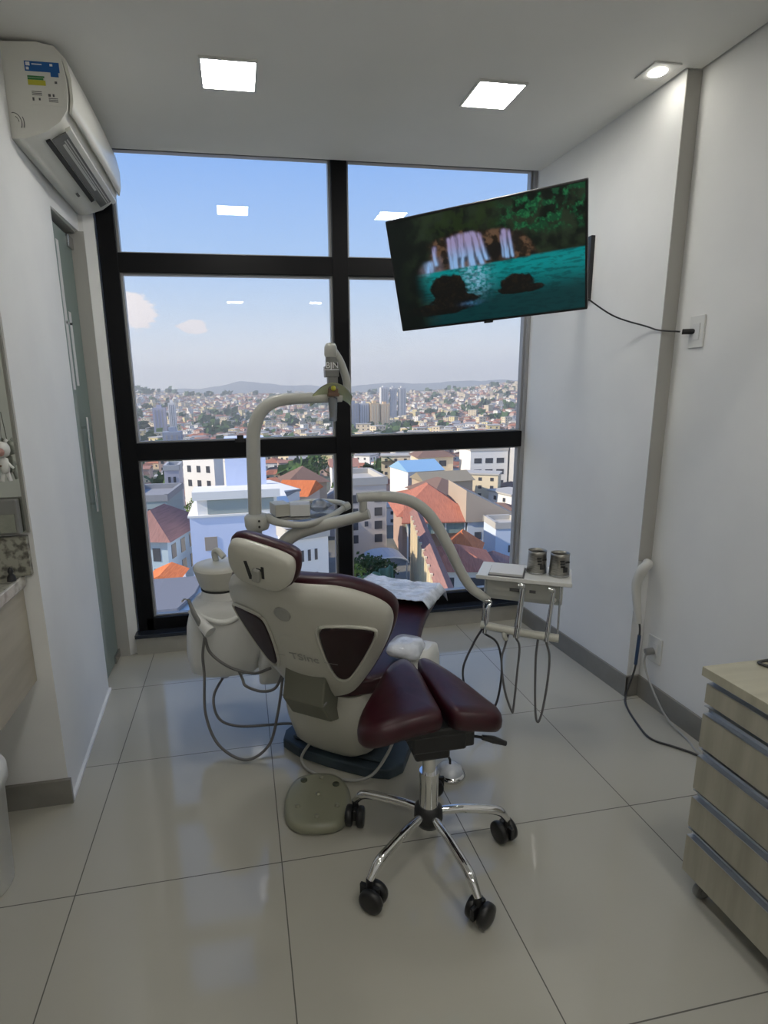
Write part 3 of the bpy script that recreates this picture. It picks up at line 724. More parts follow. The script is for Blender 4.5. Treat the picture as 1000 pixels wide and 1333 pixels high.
OBJ('slot', MB().obox((0, 0, 0), (.010, .05, .004)).obox((-.014, .01, 0), (.02, .008, .006)), M['dark'], hs, local=True).matrix_local = HR @ Matrix.Translation((.022, -.004, .0445)) @ Matrix.Rotation(.1, 4, 'Z')
OBJ('release_lever', MB().obox((0, 0, 0), (.030, .055, .016)), M['inkd'], hs, local=True, bevel=.005).matrix_local = HR @ Matrix.Translation((0, -.02, .050))
OBJ('headrest_stalk', MB().tube([bk(-.01, .46, .02), bk(.0, .63, .045)], .018, 10, 0), M['black'], CH, local=True)
# hinge cover between back and base
hc = MB()
hw = .082
hc.prism([(-.105, .52), (-.075, .535), (.0, .40), (.03, .30), (.0, .28), (-.075, .31), (-.135, .40)], -hw, hw, Matrix(((1, 0, 0, 0), (0, 0, 1, .0), (0, 1, 0, 0), (0, 0, 0, 1))))
OBJ('hinge_cover', hc, M['olive'], CH, local=True, bevel=.006)
OBJ('hinge_fold', MB().obox((-.118, 0, .405), (.02, hw * 2 + .008, .006)), M['grey'], CH, local=True)
# seat and leg rest in one curved cushion
def seatf():
    st = [(-.02, .10, .435), (.03, .22, .445), (.12, .275, .452), (.28, .275, .455), (.42, .245, .458), (.55, .215, .475), (.70, .20, .50), (.84, .20, .515), (.90, .175, .505), (.915, .12, .50)]
    rings = []
    n = 24
    for x, w, z in st:
        th = .085 if x < .5 else .07
        if x > .88 or x < 0: th *= .7
        ring = []
        for k in range(n):
            a = 2 * PI * k / n; ca, sa = math.cos(a), math.sin(a)
            y = w * math.copysign(abs(ca) ** .45, ca); zz = z - th / 2 + th / 2 * math.copysign(abs(sa) ** .55, sa)
            zz += .03 * (y / .27) ** 2 if x < .5 else .012 * (y / .2) ** 2
            ring.append(Vector((x, y, zz)))
        rings.append(ring)
    return loft(rings)
OBJ('seat_cushion', seatf(), M['maroon'], CH, local=True, sub=1)
def filmf(u, v):
    x = .63 + .30 * u; y = (v - .5) * .43
    z = .528 + .018 * u * (1 - u) + .012 * (y / .2) ** 2 + .016 * (fb(u * 3, v * 3, 3.2, 3) - .5)
    e = max(0, abs(v - .5) * 2 - .86); z -= e * .30
    if u > .88: z -= (u - .88) * .5
    return Vector((x, y, z))
OBJ('foot_film', MB().grid(filmf, 40, 40), M['film'], CH, local=True, solid=.002)
# underframe, lift column, floor base
OBJ('seat_frame', MB().box(.02, .50, -.16, .16, .34, .40), M['cream'], CH, local=True, bevel=.02, seg=3)
def ringrect(x0, x1, y0, y1, z, p=.5, n=28, sk=0):
    cx_, cy_ = (x0 + x1) / 2, (y0 + y1) / 2; out = []
    for k in range(n):
        a = 2 * PI * k / n; ca, sa = math.cos(a), math.sin(a)
        out.append(Vector((cx_ + (x1 - x0) / 2 * math.copysign(abs(ca) ** p, ca), cy_ + (y1 - y0) / 2 * math.copysign(abs(sa) ** p, sa), z + sk * sa)))
    return out
OBJ('lift_cover', loft([ringrect(.09, .42, -.12, .17, .055, .5), ringrect(.05, .42, -.165, .19, .10, .45), ringrect(.0, .42, -.175, .19, .22, .4), ringrect(-.03, .42, -.18, .19, .34, .4), ringrect(-.02, .42, -.17, .18, .38, .4)]), M['cream'], CH, local=True)
OBJ('floor_base', MB().prism([(.10, -.235), (.075, -.16), (.065, .0), (.07, .15), (.10, .245), (.16, .27), (.75, .20), (.78, .0), (.75, -.20), (.16, -.27)], 0, .045).prism([(.12, -.20), (.10, 0), (.12, .21), (.60, .17), (.60, -.17)], .045, .06), M['baseplate'], CH, local=True, bevel=.012)
OBJ('cable_loop', MB().tube([(.10, .10, .085), (.03, .115, .03), (.0, .02, .012), (.03, -.16, .03), (.12, -.22, .10), (.22, -.235, .2)], .006, 8, 8), M['wcable'], CH, local=True)
# right arm rest (film-wrapped pad on a white bracket)
OBJ('armrest_bracket', loft([ringrect(.17, .33, -.355, -.285, .30, .5), ringrect(.15, .34, -.365, -.28, .38, .5), ringrect(.15, .33, -.365, -.28, .46, .5), ringrect(.17, .31, -.36, -.285, .505, .5), ringrect(.20, .28, -.345, -.30, .515, .6)]), M['white'], CH, local=True)
OBJ('armrest_pad', loft([ringrect(.17, .20, -.30, -.29, .47, .8), ringrect(.16, .21, -.31, -.24, .485, .6), ringrect(.13, .25, -.33, -.20, .50, .6), ringrect(.11, .27, -.33, -.20, .52, .6), ringrect(.12, .26, -.32, -.21, .54, .6), ringrect(.16, .22, -.29, -.24, .548, .8)]), M['film'], CH, local=True)
OBJ('armrest_pad', MB().tube([(.10, .315, .56), (.36, .315, .56)], .028, 14, 0), M['maroon'], CH, local=True, bevel=.006)
OBJ('armrest_support', MB().tube([(.22, .24, .42), (.23, .31, .45), (.23, .315, .54)], .016, 10, 6), M['white'], CH, local=True)

# ------------------------------------------------------------------ cuspidor (spittoon) unit
cu = thing('spittoon_unit', 'ivory cuspidor unit with a covered bowl to the left of the dental chair', 'spittoon', (-.11, 2.35, .3))
def rr_(cx_, cy_, hx, hy, z, p=.5, n=32): return ringrect(cx_ - hx, cx_ + hx, cy_ - hy, cy_ + hy, z, p, n)
OBJ('lower_body', loft([rr_(-.11, 2.37, .12, .10, .27, .5), rr_(-.115, 2.37, .155, .125, .30), rr_(-.11, 2.37, .172, .135, .38), rr_(-.105, 2.37, .168, .135, .50), rr_(-.10, 2.37, .155, .13, .565), rr_(-.105, 2.37, .125, .115, .60, .6), rr_(-.11, 2.37, .10, .10, .61, .8)]), M['white'], cu)
OBJ('neck', MB().lathe([(.11, -.05), (.102, .0), (.088, .012), (.085, .04)], (-.118, 2.37, .605), 36), M['white'], cu)
OBJ('gap_ring', MB().lathe([(.086, 0), (.086, .008)], (-.120, 2.37, .643), 32), M['dark'], cu)
OBJ('bowl', MB().lathe([(.082, 0), (.09, .012), (.102, .05), (.112, .085), (.112, .092), (.104, .092), (.095, .082)], (-.120, 2.37, .650), 40), M['cream'], cu)
OBJ('bowl_cover', MB().lathe([(.1105, .0), (.108, .008), (.06, .014), (0, .016)], (-.120, 2.37, .741), 40), M['cream'], cu)
OBJ('water_spout', MB().tube([(-.135, 2.41, .75), (-.14, 2.41, .79), (-.125, 2.40, .80), (-.10, 2.38, .775)], .014, 10, 6), M['cream2'], cu)
OBJ('handpiece_holder', MB().tube([(-.24, 2.24, .60), (-.20, 2.20, .555), (-.165, 2.165, .525)], [.016, .022, .026], 14, 4), M['white'], cu)
OBJ('front_lip', MB().tube([(-.225, 2.262, .590), (-.19, 2.243, .560), (-.13, 2.232, .538), (-.07, 2.234, .545), (-.01, 2.25, .590), (.02, 2.27, .60)], [.004, .010, .012, .012, .010, .004], 10, 8), M['white'], cu)
OBJ('round_knob', MB().lathe([(.024, 0), (.028, .010), (.022, .02), (0, .022)], (.045, 2.225, .49), 20, Matrix.Rotation(PI / 2, 4, 'X')), M['grey'], cu)
OBJ('support_arm', loft([rr_(.07, 2.26, .05, .06, .25, .5), rr_(.09, 2.25, .07, .09, .33), rr_(.11, 2.24, .07, .09, .42), rr_(.11, 2.24, .05, .07, .46)]), M['white'], cu)
OBJ('drain_fitting', MB().lathe([(.03, 0), (.03, -.02), (.02, -.04)], (-.13, 2.34, .275), 16), M['film'], cu)
sy = thing('air_water_syringe', 'small chrome-tipped syringe hooked on the front of the spittoon unit', 'syringe', (-.215, 2.19, .6))
OBJ('handle', MB().tube([(-.245, 2.215, .655), (-.225, 2.195, .60), (-.20, 2.185, .545), (-.185, 2.18, .50)], [.006, .010, .011, .009], 12, 4), M['grey'], sy)
OBJ('tip', MB().tube([(-.245, 2.215, .655), (-.262, 2.22, .655), (-.272, 2.22, .645)], .0035, 8, 4), M['chrome'], sy)
HH = [('long grey hose hanging from the spittoon syringe nearly to the floor', [(-.190, 2.18, .50), (-.203, 2.18, .42), (-.203, 2.18, .33), (-.206, 2.14, .178), (-.158, 2.08, .069), (-.054, 2.04, .014), (.041, 2.02, .081), (.084, 2.03, .213), (.112, 2.06, .35)]),
      ('grey hose curving from the spittoon syringe across to its support arm', [(-.19, 2.18, .50), (-.17, 2.18, .427), (-.095, 2.16, .366), (-.003, 2.14, .340), (.07, 2.13, .36)]),
      ('short grey hose sagging beneath the spittoon unit', [(-.073, 2.28, .31), (-.05, 2.2, .288), (-.037, 2.15, .281), (.024, 2.1, .277), (.079, 2.08, .295), (.114, 2.09, .35)]),
      ('grey hose dropping from the spittoon drain and running to the chair base', [(-.13, 2.34, .245), (-.178, 2.26, .187), (-.159, 2.2, .117), (-.08, 2.17, .089), (.05, 2.165, .080), (.134, 2.16, .078), (.25, 2.14, .06)])]
for l_, p_ in HH:
    tag(OBJ('grey_hose', MB().tube(p_, .0060, 10, 10), M['hose']), l_, 'hose')

# ------------------------------------------------------------------ lamp post, tool ring, lamp
po = thing('lamp_post', 'ivory curved post rising beside the chair to carry the dental light', 'post', (.045, 2.35, .4))
OBJ('post_tube', MB().tube([(.06, 2.33, .40), (.045, 2.35, .70), (.042, 2.35, .90), (.047, 2.35, 1.10), (.051, 2.35, 1.25), (.058, 2.35, 1.32), (.085, 2.35, 1.385), (.135, 2.352, 1.425), (.20, 2.355, 1.438), (.30, 2.36, 1.440), (.43, 2.37, 1.442)], [.026, .026, .027, .029, .029, .028, .027, .026, .024, .022, .020], 20, 8), M['cream2'], po)
OBJ('collar', MB().lathe([(.030, -.05), (.046, -.045), (.052, -.03), (.054, .008), (.045, .018), (.030, .022)], (.050, 2.345, .945), 28), M['cream2'], po)
OBJ('screw', MB().cyl((.057, 2.295, .945), (.057, 2.288, .945), .005, 8), M['dark'], po)
OBJ('screw', MB().cyl((.057, 2.295, .920), (.057, 2.288, .920), .005, 8), M['dark'], po)
# tray ring
tr = thing('tool_ring', 'ivory looped arm ring on the post holding a small tray', 'tray', (.25, 2.4, .94))
OBJ('ring_tube', MB().tube([(.095, 2.33, .95), (.14, 2.285, .935), (.24, 2.25, .928), (.34, 2.28, .945), (.425, 2.36, .965), (.440, 2.40, .975), (.40, 2.46, .978), (.31, 2.52, .975), (.20, 2.52, .965), (.12, 2.44, .955)], [.020, .016, .014, .013, .013, .012, .011, .011, .011, .012], 12, 8), M['cream2'], tr)
OBJ('ring_cap', MB().tube([(.425, 2.36, .968), (.452, 2.375, .975)], .018, 12, 0), M['cream2'], tr, bevel=.004)
OBJ('tray_plate', MB().prism(closed_curve([(.10, 2.34), (.20, 2.275), (.33, 2.30), (.42, 2.38), (.33, 2.48), (.18, 2.50)], 5), .944, .950), M['steel'], tr)
tag(OBJ('white_carton', MB().obox((.150, 2.37, .978), (.065, .10, .052), .2), M['cream'], None, bevel=.003), 'pale carton nearest the post on the small looped tray', 'box')
tag(OBJ('white_carton', MB().obox((.235, 2.35, .977), (.085, .09, .050), -.1), M['paper'], None, bevel=.003), 'pale carton in the middle of the small looped tray', 'box')
def bagf(u, v):
    a = 2 * PI * u; q = math.sin(PI * min(1, v * 1.0))
    r = .035 * (q ** .6) * (1 + .4 * (noise.noise(Vector((math.cos(a) * 2, math.sin(a) * 2, v * 5))) ))
    return Vector((.325 + 1.35 * r * math.cos(a), 2.37 + 1.0 * r * math.sin(a), .951 + .062 * v))
tag(OBJ('plastic_bag', MB().grid(bagf, 28, 16), M['clear']), 'crumpled clear plastic bag on the small looped tray', 'bag')
# lamp
la = thing('dental_light', 'dental operating light with a yellow-green reflector on a jointed arm', 'lamp', (.40, 2.37, 1.45))
OBJ('link_arm', MB().tube([(.45, 2.375, 1.455), (.455, 2.375, 1.50), (.43, 2.37, 1.58), (.395, 2.365, 1.635)], [.018, .017, .016, .016], 14, 6), M['cream2'], la)
OBJ('elbow', MB().lathe([(0, .030), (.018, .026), (.026, .012), (.027, -.02), (.022, -.03)], (.386, 2.36, 1.632), 20), M['cream2'], la)
OBJ('drop_tube', MB().tube([(.386, 2.36, 1.61), (.384, 2.355, 1.56)], .022, 16, 0).obox((.384, 2.345, 1.545), (.056, .05, .045)).obox((.388, 2.345, 1.505), (.040, .045, .06)), M['grey'], la, bevel=.004)
OBJ('brand_lettering', text_mb('BJN', .034, axes((.384, 2.3185, 1.568), (1, 0, 0), (0, 0, 1), (0, -1, 0)), .0008).add([(.352, 2.3195, 1.550), (.412, 2.3195, 1.550), (.412, 2.3195, 1.553), (.352, 2.3195, 1.553)], [(0, 1, 2, 3)]), M['whiteink'], la)
def refl(u, v):
    a = (u - .5) * PI * 1.0
    r = .086
    return Vector((.385 + r * math.sin(a), 2.40 - .035 * math.cos(a) - .05 * (1 - v), 1.50 - .055 * abs(math.sin(a)) ** 2 - .070 * v * (1 - .45 * abs(math.sin(a)))))
OBJ('reflector', MB().grid(refl, 30, 8), M['lampglass'], la, solid=.004)
OBJ('bulb_housing', MB().obox((.388, 2.35, 1.475), (.042, .05, .045)).obox((.388, 2.335, 1.452), (.046, .05, .014)), M['brown'], la, bevel=.003)
OBJ('bulb', MB().lathe([(0, .012), (.010, .006), (.010, -.006), (0, -.012)], (.388, 2.322, 1.478), 12), M['yellow'], la)
OBJ('grip_handle', MB().tube([(.383, 2.33, 1.445), (.380, 2.33, 1.36)], [.012, .010], 12, 0), M['grey'], la, bevel=.003)
OBJ('film_glove', MB().tube([(.386, 2.335, 1.44), (.386, 2.335, 1.345)], [.020, .015], 12, 0), M['clear'], la)

# ------------------------------------------------------------------ delivery arm and instrument table
da = thing('delivery_arm', 'two-piece ivory arm bending from the chair to the instrument table', 'arm', (.2, 2.3, .8))
OBJ('lower_link', MB().tube([(.050, 2.36, .58), (.072, 2.35, .703), (.10, 2.335, .77), (.142, 2.32, .821), (.208, 2.3, .879), (.32, 2.27, .916), (.413, 2.24, .94), (.505, 2.2, .970)], [.030, .030, .030, .030, .029, .027, .024, .022], 18, 8), M['cream2'], da, bevel=.004)
OBJ('pivot', MB().cyl((.482, 2.21, .965), (.482, 2.205, 1.035), .017, 18), M['cream2'], da)
OBJ('upper_link', MB().tube([(.455, 2.2, 1.040), (.51, 2.2, 1.042), (.60, 2.198, 1.036), (.69, 2.19, 1.010), (.765, 2.175, .945), (.831, 2.15, .825), (.88, 2.135, .72), (.925, 2.12, .645), (.965, 2.11, .610), (1.000, 2.10, .585)], [.019, .021, .023, .024, .024, .023, .022, .021, .020, .016], 18, 8), M['cream2'], da, bevel=.004)
tb = thing('instrument_table', 'ivory delivery unit with a white tray top on the curved arm', 'table', (1.15, 2.1, .6))
rot = math.atan2(1.926 - 2.121, 1.262 - .95)
TT = Matrix.Translation((.95, 2.121, 0)) @ Matrix.Rotation(rot, 4, 'Z')    # x along the front edge, y to the back
OBJ('tray_top', MB().box(0, .375, 0, .215, .684, .694, TT).box(-.002, .377, -.004, .004, .680, .698, TT), M['white'], tb, bevel=.003)
OBJ('unit_body', MB().prism([(0.03, .68), (.03, .665), (.045, .60), (.06, .575), (.17, .575), (.185, .60), (.185, .68)], .035, .345, TT @ Matrix(((0, 0, 1, 0), (1, 0, 0, 0), (0, 1, 0, 0), (0, 0, 0, 1)))), M['cream2'], tb, bevel=.008)
OBJ('control_label', MB().box(.135, .175, .0325, .036, .628, .640, TT), M['ink'], tb)
OBJ('control_label', MB().box(.215, .240, .0325, .036, .628, .640, TT), M['ink'], tb)
OBJ('side_knob', MB().cyl(TT @ Vector((.31, .03, .615)), TT @ Vector((.31, .012, .615)), .012, 14), M['chrome'], tb)
OBJ('instrument_bar', MB().tube([TT @ Vector((.03, -.03, .487)), TT @ Vector((.18, -.03, .475)), TT @ Vector((.34, -.03, .470))], .017, 16, 4), M['cream'], tb, bevel=.003)
OBJ('bar_hook', MB().tube([TT @ Vector((.125, -.035, .47)), TT @ Vector((.13, -.045, .455)), TT @ Vector((.135, -.04, .44))], .010, 10, 3), M['cream'], tb)
for a in (.035, .335):
    OBJ('bar_strut', MB().cyl(TT @ Vector((a, .03, .67)), TT @ Vector((a, -.02, .48)), .004, 8), M['steel'], tb)
# three handpieces hanging in chrome holders with hoses
for x_, zt, r_b, l_ in ((.052, .590, .008, 'leftmost'), (.180, .672, .012, 'middle'), (.297, .668, .009, 'rightmost')):
    hp = thing('dental_handpiece', f'{l_} chrome handpiece standing in the bar of the instrument table', 'handpiece', tuple(TT @ Vector((x_, -.03, .5))), 0, 'handpieces on the instrument bar')
    OBJ('barrel', MB().tube([TT @ Vector((x_ - .004, -.045, .455)), TT @ Vector((x_, -.035, .50)), TT @ Vector((x_ + .004, -.025, .56)), TT @ Vector((x_ + .012, -.012, zt - .01))], [r_b, r_b * 1.2, r_b, r_b * .8], 14, 4), M['chrome'], hp)
    OBJ('head', MB().tube([TT @ Vector((x_ + .012, -.012, zt - .012)), TT @ Vector((x_ + .010, -.012, zt)), TT @ Vector((x_ - .010, -.018, zt + .003))], [r_b * .8, r_b, r_b * .7], 12, 3), M['chrome'], hp)
LH = [('left hose looping low from the instrument table bar', [TT @ Vector((.04, -.03, .475)), (.935, 2.09, .40), (.886, 2.08, .292), (.905, 2.08, .18), (.96, 2.08, .10), (1.020, 2.08, .073), (1.052, 2.08, .126), (1.060, 2.07, .274), (1.03, 2.06, .40), TT @ Vector((.050, -.045, .455))]),
      ('middle hose looping to near the floor below the instrument table', [TT @ Vector((.145, -.03, .465)), (1.055, 2.04, .40), (1.042, 2.04, .331), (1.060, 2.04, .20), (1.098, 2.04, .09), (1.108, 2.04, .10), (1.112, 2.03, .287), (1.105, 2.01, .40), TT @ Vector((.176, -.045, .455))]),
      ('right hose hanging in a narrow loop below the instrument table', [TT @ Vector((.262, -.03, .46)), (1.165, 1.98, .36), (1.168, 1.975, .205), (1.176, 1.97, .09), (1.190, 1.97, .065), (1.203, 1.965, .13), (1.208, 1.95, .272), (1.205, 1.945, .38), TT @ Vector((.294, -.045, .455))])]
for l_, p_ in LH:
    tag(OBJ('instrument_hose', MB().tube([tuple(p) for p in p_], .0048, 10, 10), M['dhose'] if 'left' in l_ else M['hose']), l_, 'hose')
pd = thing('paper_pad', 'white paper pad with a dark edge lying on the instrument table', 'paper', tuple(TT @ Vector((.12, .1, .695))))
OBJ('sheets', MB().box(.050, .185, .018, .150, .6985, .708, TT), M['paper'], pd, bevel=.001)
OBJ('cover', MB().box(.046, .192, .012, .155, .6945, .6985, TT), M['ink'], pd)
for x_, y_, l_ in ((.235, .118, 'left'), (.325, .105, 'right')):
    c_ = TT @ Vector((x_, y_, .6945))
    cp = thing('steel_cup', f'{l_} dark steel cup with cut-outs on the instrument table', 'cup', tuple(c_), 0, 'steel cups on the instrument table')
    OBJ('cup_body', MB().lathe([(.0, .002), (.038, .0), (.041, .004), (.037, .085), (.0385, .098), (.036, .098), (.034, .085), (.036, .006), (0, .005)], c_, 32), M['steelcup'], cp)
    q = MB()
    for k, (dx, z_) in enumerate(((-.012, .072), (-.010, .060), (-.008, .048), (.012, .066))):
        q.obox((c_.x + dx, c_.y - .0372, c_.z + z_), (.018, .006, .006))
    q.obox((c_.x + .002, c_.y - .040, c_.z + .035), (.018, .004, .022))
    OBJ('cut_out', q, M['dark'], cp, bevel=.001)
    OBJ('rim_band', MB().lathe([(.0405, 0), (.0415, .004), (.0405, .008)], (c_.x, c_.y, c_.z + .002), 32), M['steel'], cp)

# ------------------------------------------------------------------ saddle stool
sx0, sy0 = .520, 1.462
stl = thing('saddle_stool', 'maroon split-seat saddle stool on a five-spoke chrome base', 'stool', (sx0, sy0, 0))
A0 = [(140, .265), (214, .275), (281, .275), (357, .265), (65, .280)]
OBJ('base_hub', MB().lathe([(.024, .105), (.036, .11), (.046, .135), (.044, .168), (.032, .18)], (sx0, sy0, 0), 28), M['black'], stl)
for a, L in A0:
    a = math.radians(a); ca, sa = math.cos(a), math.sin(a)
    P = lambda r, z: (sx0 + ca * r, sy0 + sa * r, z)
    OBJ('spoke', MB().tube([P(.035, .152), P(.10, .150), P(.18, .138), (P(.235, .124)), P(L, .088)], [.013, .0135, .014, .015, .011], 14, 6), M['chrome'], stl)
    w = thing('castor', None, None) if False else None
    cx_, cy_ = sx0 + ca * L, sy0 + sa * L
    sa2 = a + 1.9
    mxw = Matrix.Translation((cx_, cy_, 0)) @ Matrix.Rotation(sa2, 4, 'Z')
    off = .012
    co_ = OBJ('castor', MB().tube([mxw @ Vector((0, 0, .062)), mxw @ Vector((0, 0, .092))], .011, 12, 0).box(-.030, .030, -.006, .006, .03, .070, mxw), M['black'], stl, bevel=.003)
    for s_ in (-1, 1):
        wm = mxw @ Matrix.Translation((off, s_ * .0195, .0375)) @ Matrix.Rotation(PI / 2, 4, 'X')
        OBJ('castor_wheel', MB().lathe([(0, -.012), (.028, -.012), (.0345, -.009), (.036, 0), (.0345, .009), (.026, .013), (.012, .015), (0, .015)], (0, 0, 0), 28, wm), M['black'], co_)
OBJ('gas_column', MB().cyl((sx0, sy0, .12), (sx0, sy0, .30), .030, 28).cyl((sx0, sy0, .30), (sx0, sy0, .40), .021, 24), M['chrome'], stl)
OBJ('seat_mechanism', MB().obox((sx0 + .01, sy0 + .01, .435), (.17, .15, .06)).obox((sx0 - .005, sy0 + .01, .395), (.11, .12, .05)).obox((sx0 + .01, sy0 + .02, .470), (.22, .17, .03)).obox((sx0 + .095, sy0 - .02, .440), (.06, .07, .07)), M['black'], stl, bevel=.008)
OBJ('height_lever', MB().tube([(sx0 + .11, sy0 - .03, .428), (sx0 + .165, sy0 - .04, .418)], .0045, 8, 0).tube([(sx0 + .155, sy0 - .038, .420), (sx0 + .19, sy0 - .043, .410), (sx0 + .228, sy0 - .05, .396)], [.008, .012, .008], 10, 4), M['black'], stl)
# the two saddle halves: narrow far end, wide rounded near end, splayed and drooping outward
def lobe(sgn):
    if sgn < 0: pts = [(-.035, .235), (.0, .24), (.020, .17), (.018, .05), (.012, -.07), (-.01, -.098), (-.10, -.112), (-.185, -.112), (-.228, -.07), (-.215, .0), (-.14, .11), (-.08, .195)]
    else: pts = [(.040, .225), (.062, .235), (.090, .20), (.140, .10), (.185, -.02), (.198, -.075), (.17, -.115), (.10, -.118), (.052, -.105), (.036, -.06), (.032, .05), (.030, .15)]
    cx_ = sum(p[0] for p in pts) / len(pts); cy_ = sum(p[1] for p in pts) / len(pts)
    def fn(a, b_, d):
        droop = -.8 * max(0, abs(a) - .02) ** 2
        rise = .035 * ((b_ + .02) / .2) ** 2 if b_ < 0 else .012 * (b_ / .2)
        return Vector((sx0 + a, sy0 + .012 + b_, .530 + droop + rise + d))
    return slab(pts, [(.3, -.050), (.85, -.050), (.97, -.045), (1.02, -.030), (1.03, -.008), (1.0, .008), (.93, .018), (.7, .022), (.4, .023), (.1, .024)], fn, (cx_, cy_), 5)
OBJ('seat_half', lobe(-1), M['maroon'], stl)
OBJ('seat_half', lobe(1), M['maroon'], stl)

# ------------------------------------------------------------------ foot controls
fc = thing('foot_control', 'frosted olive foot control with round studs lying beside the chair base', 'foot control', (.20, 1.74, 0), math.radians(80))
pe = [(.105, 0), (.085, .075), (.02, .112), (-.07, .112), (-.13, .075), (-.145, 0), (-.13, -.075), (-.07, -.112), (.02, -.112), (.085, -.075)]
pe = [(a * 1.12 + .02, b_ * 1.02) for a, b_ in pe]
idm = lambda a, b_, d: Vector((a, b_, d))
OBJ('pedal_body', slab(pe, [(.5, .002), (.98, .002), (1.02, .008), (1.0, .026), (.95, .036), (.85, .040), (.3, .042)], idm, (0, 0)), M['trans'], fc, local=True)
for a, b_, r in ((.085, .055, .013), (.06, -.065, .013)):
    OBJ('hole', MB().lathe([(r, 0), (r, .003), (0, .003)], (a, b_, .0405), 20), bsdf('dark_olive_hole', (.07, .075, .045), .5) if 'dark_olive_hole' not in bpy.data.materials else bpy.data.materials['dark_olive_hole'], fc, local=True)
for a, b_ in ((.01, .0), (-.05, .07), (-.05, -.07), (-.10, .0), (.10, -.01)):
    OBJ('stud', MB().lathe([(.010, 0), (.008, .005), (0, .006)], (a, b_, .041), 16), M['trans'], fc, local=True)
dm = thing('foot_switch', 'small round foot switch with a clear domed cover behind the stool', 'foot switch', (.725, 1.80, 0))
OBJ('switch_base', MB().lathe([(.056, 0), (.060, .006), (.058, .016), (.048, .022)], (.725, 1.80, 0), 36), M['chrome'], dm)
OBJ('dome', MB().lathe([(.050, .020), (.044, .036), (.026, .048), (0, .052)], (.725, 1.80, 0), 32), M['film'], dm)
OBJ('stem', MB().tube([(.725, 1.80, .05), (.722, 1.805, .075), (.70, 1.84, .09)], .005, 8, 4), M['black'], dm)
# ------------------------------------------------------------------ the town outside
def hgt(x, y):
    d = math.hypot(x, y)
    ks = [(0, -17), (30, -17), (60, -18), (110, -20.5), (200, -24), (330, -30), (480, -32), (650, -30), (850, -22), (1050, -10), (1250, 2), (1500, 6), (2200, -10), (4000, -20)]
    for (a, za), (b_, zb) in zip(ks, ks[1:]):
        if d <= b_: z = za + (zb - za) * (d - a) / (b_ - a); break
    else: z = -20
    az = math.atan2(x, y)
    k = max(0, min(1, (d - 300) / 700))
    if d > 300: z += k * (15 * math.exp(-((az + .22) / .12) ** 2) + 16 * math.exp(-((az - .50) / .10) ** 2) - 4 * math.exp(-((az - .2) / .15) ** 2))
    z += k * 6 * (fb(x / 300, y / 300, 1.0, 11, 3) - .5) * 2
    return z
def ms(name, c, r=.8): return bsdf(name, c, r, spec=.15)
WC = [ms('render_' + n, c) for n, c in (('white', (.84, .82, .78)), ('cream', (.74, .64, .46)), ('grey', (.48, .48, .48)), ('pink', (.62, .44, .38)), ('tan', (.50, .40, .29)), ('pale_blue', (.50, .58, .68)), ('yellow', (.70, .60, .32)), ('brick', (.40, .24, .17)))]
RC = [ms('roof_' + n, c) for n, c in (('terracotta', (.42, .17, .10)), ('brown', (.22, .14, .11)), ('grey', (.33, .33, .34)), ('faded_red', (.40, .21, .16)), ('slab', (.50, .48, .44)))]
MW, MCr, MG, MP, MT, MPB, MY, MBk = WC
RT, RB, RG, RF, RS = RC
M['orange'] = varied(ms('orange_tile_roof', (.72, .22, .08)), (.58, .16, .06), 3, mapping=(6, .3, 1))
M['redtile'] = varied(ms('red_tile_roof', (.52, .20, .13)), (.40, .15, .10), 2, mapping=(8, .4, 1))
M['rust'] = varied(ms('rust_metal_roof', (.33, .18, .155)), (.27, .15, .13), 1.5, mapping=(8, .4, 1))
M['bluewall'] = ms('pale_blue_render', (.64, .71, .90))
M['blueroof'] = ms('light_blue_sheet_roof', (.28, .48, .68), .5)
M['winglass'] = bsdf('dark_window', (.06, .065, .08), .25)
M['wincream'] = bsdf('tan_shutter', (.36, .30, .24), .5)  # one even tan for shuttered windows
M['asphalt'] = varied(ms('asphalt', (.12, .12, .13)), (.16, .16, .17), .4)
M['greycan'] = ms('grey_fibre_roof', (.20, .21, .24))
M['leaf'] = varied(ms('tree_foliage', (.075, .14, .04)), (.035, .075, .025), .9)
M['leafl'] = varied(ms('light_foliage', (.20, .30, .06)), (.09, .16, .04), .9)
M['bark'] = ms('bark', (.10, .07, .05))
M['net'] = ms('green_netting', (.16, .30, .22))
M['ground'] = varied(ms('town_ground', (.20, .19, .165)), (.09, .12, .06), .02, 6)
# terrain
def terr(u, v):
    d = 6 * (4200 / 6) ** v; a = -1.0 + 2.4 * u
    return Vector((d * math.sin(a), 3 + d * math.cos(a), hgt(d * math.sin(a), d * math.cos(a)) - .3))
g = struct('ground_outside', MB().grid(terr, 70, 70), M['ground'])
# far mountains
def ridge(name, dist, base, amp, seed, mat, label, az0=-.6, az1=1.0, extra=None):
    mb = MB(); n = 140; vs = []
    for i in range(n + 1):
        a = az0 + (az1 - az0) * i / n
        h = base + amp * (fb(a * 4, 0, 2.3, seed, 5) - .3) + (extra(a) if extra else 0)
        for k in range(5):
            q = k / 4
            dd = dist + (1 - q) * -dist * .12 + (60 * (fb(a * 20, q * 3, 1, seed + 3) - .5) * 2 if 0 < k < 4 else 0)
            vs.append(Vector((dd * math.sin(a), dd * math.cos(a), -25 + (h + 25) * math.sin(q * PI / 2))))
        dd = dist * 1.15; vs.append(Vector((dd * math.sin(a), dd * math.cos(a), -25)))
    fs = [(i * 6 + k, (i + 1) * 6 + k, (i + 1) * 6 + k + 1, i * 6 + k + 1) for i in range(n) for k in range(5)]
    mb.add(vs, fs, True)
    o = OBJ(name, mb, mat); o['kind'] = 'structure'; return o
mm = ms('forested_hill', (.16, .20, .20)); mm2 = ms('near_forested_hill', (.11, .16, .09))
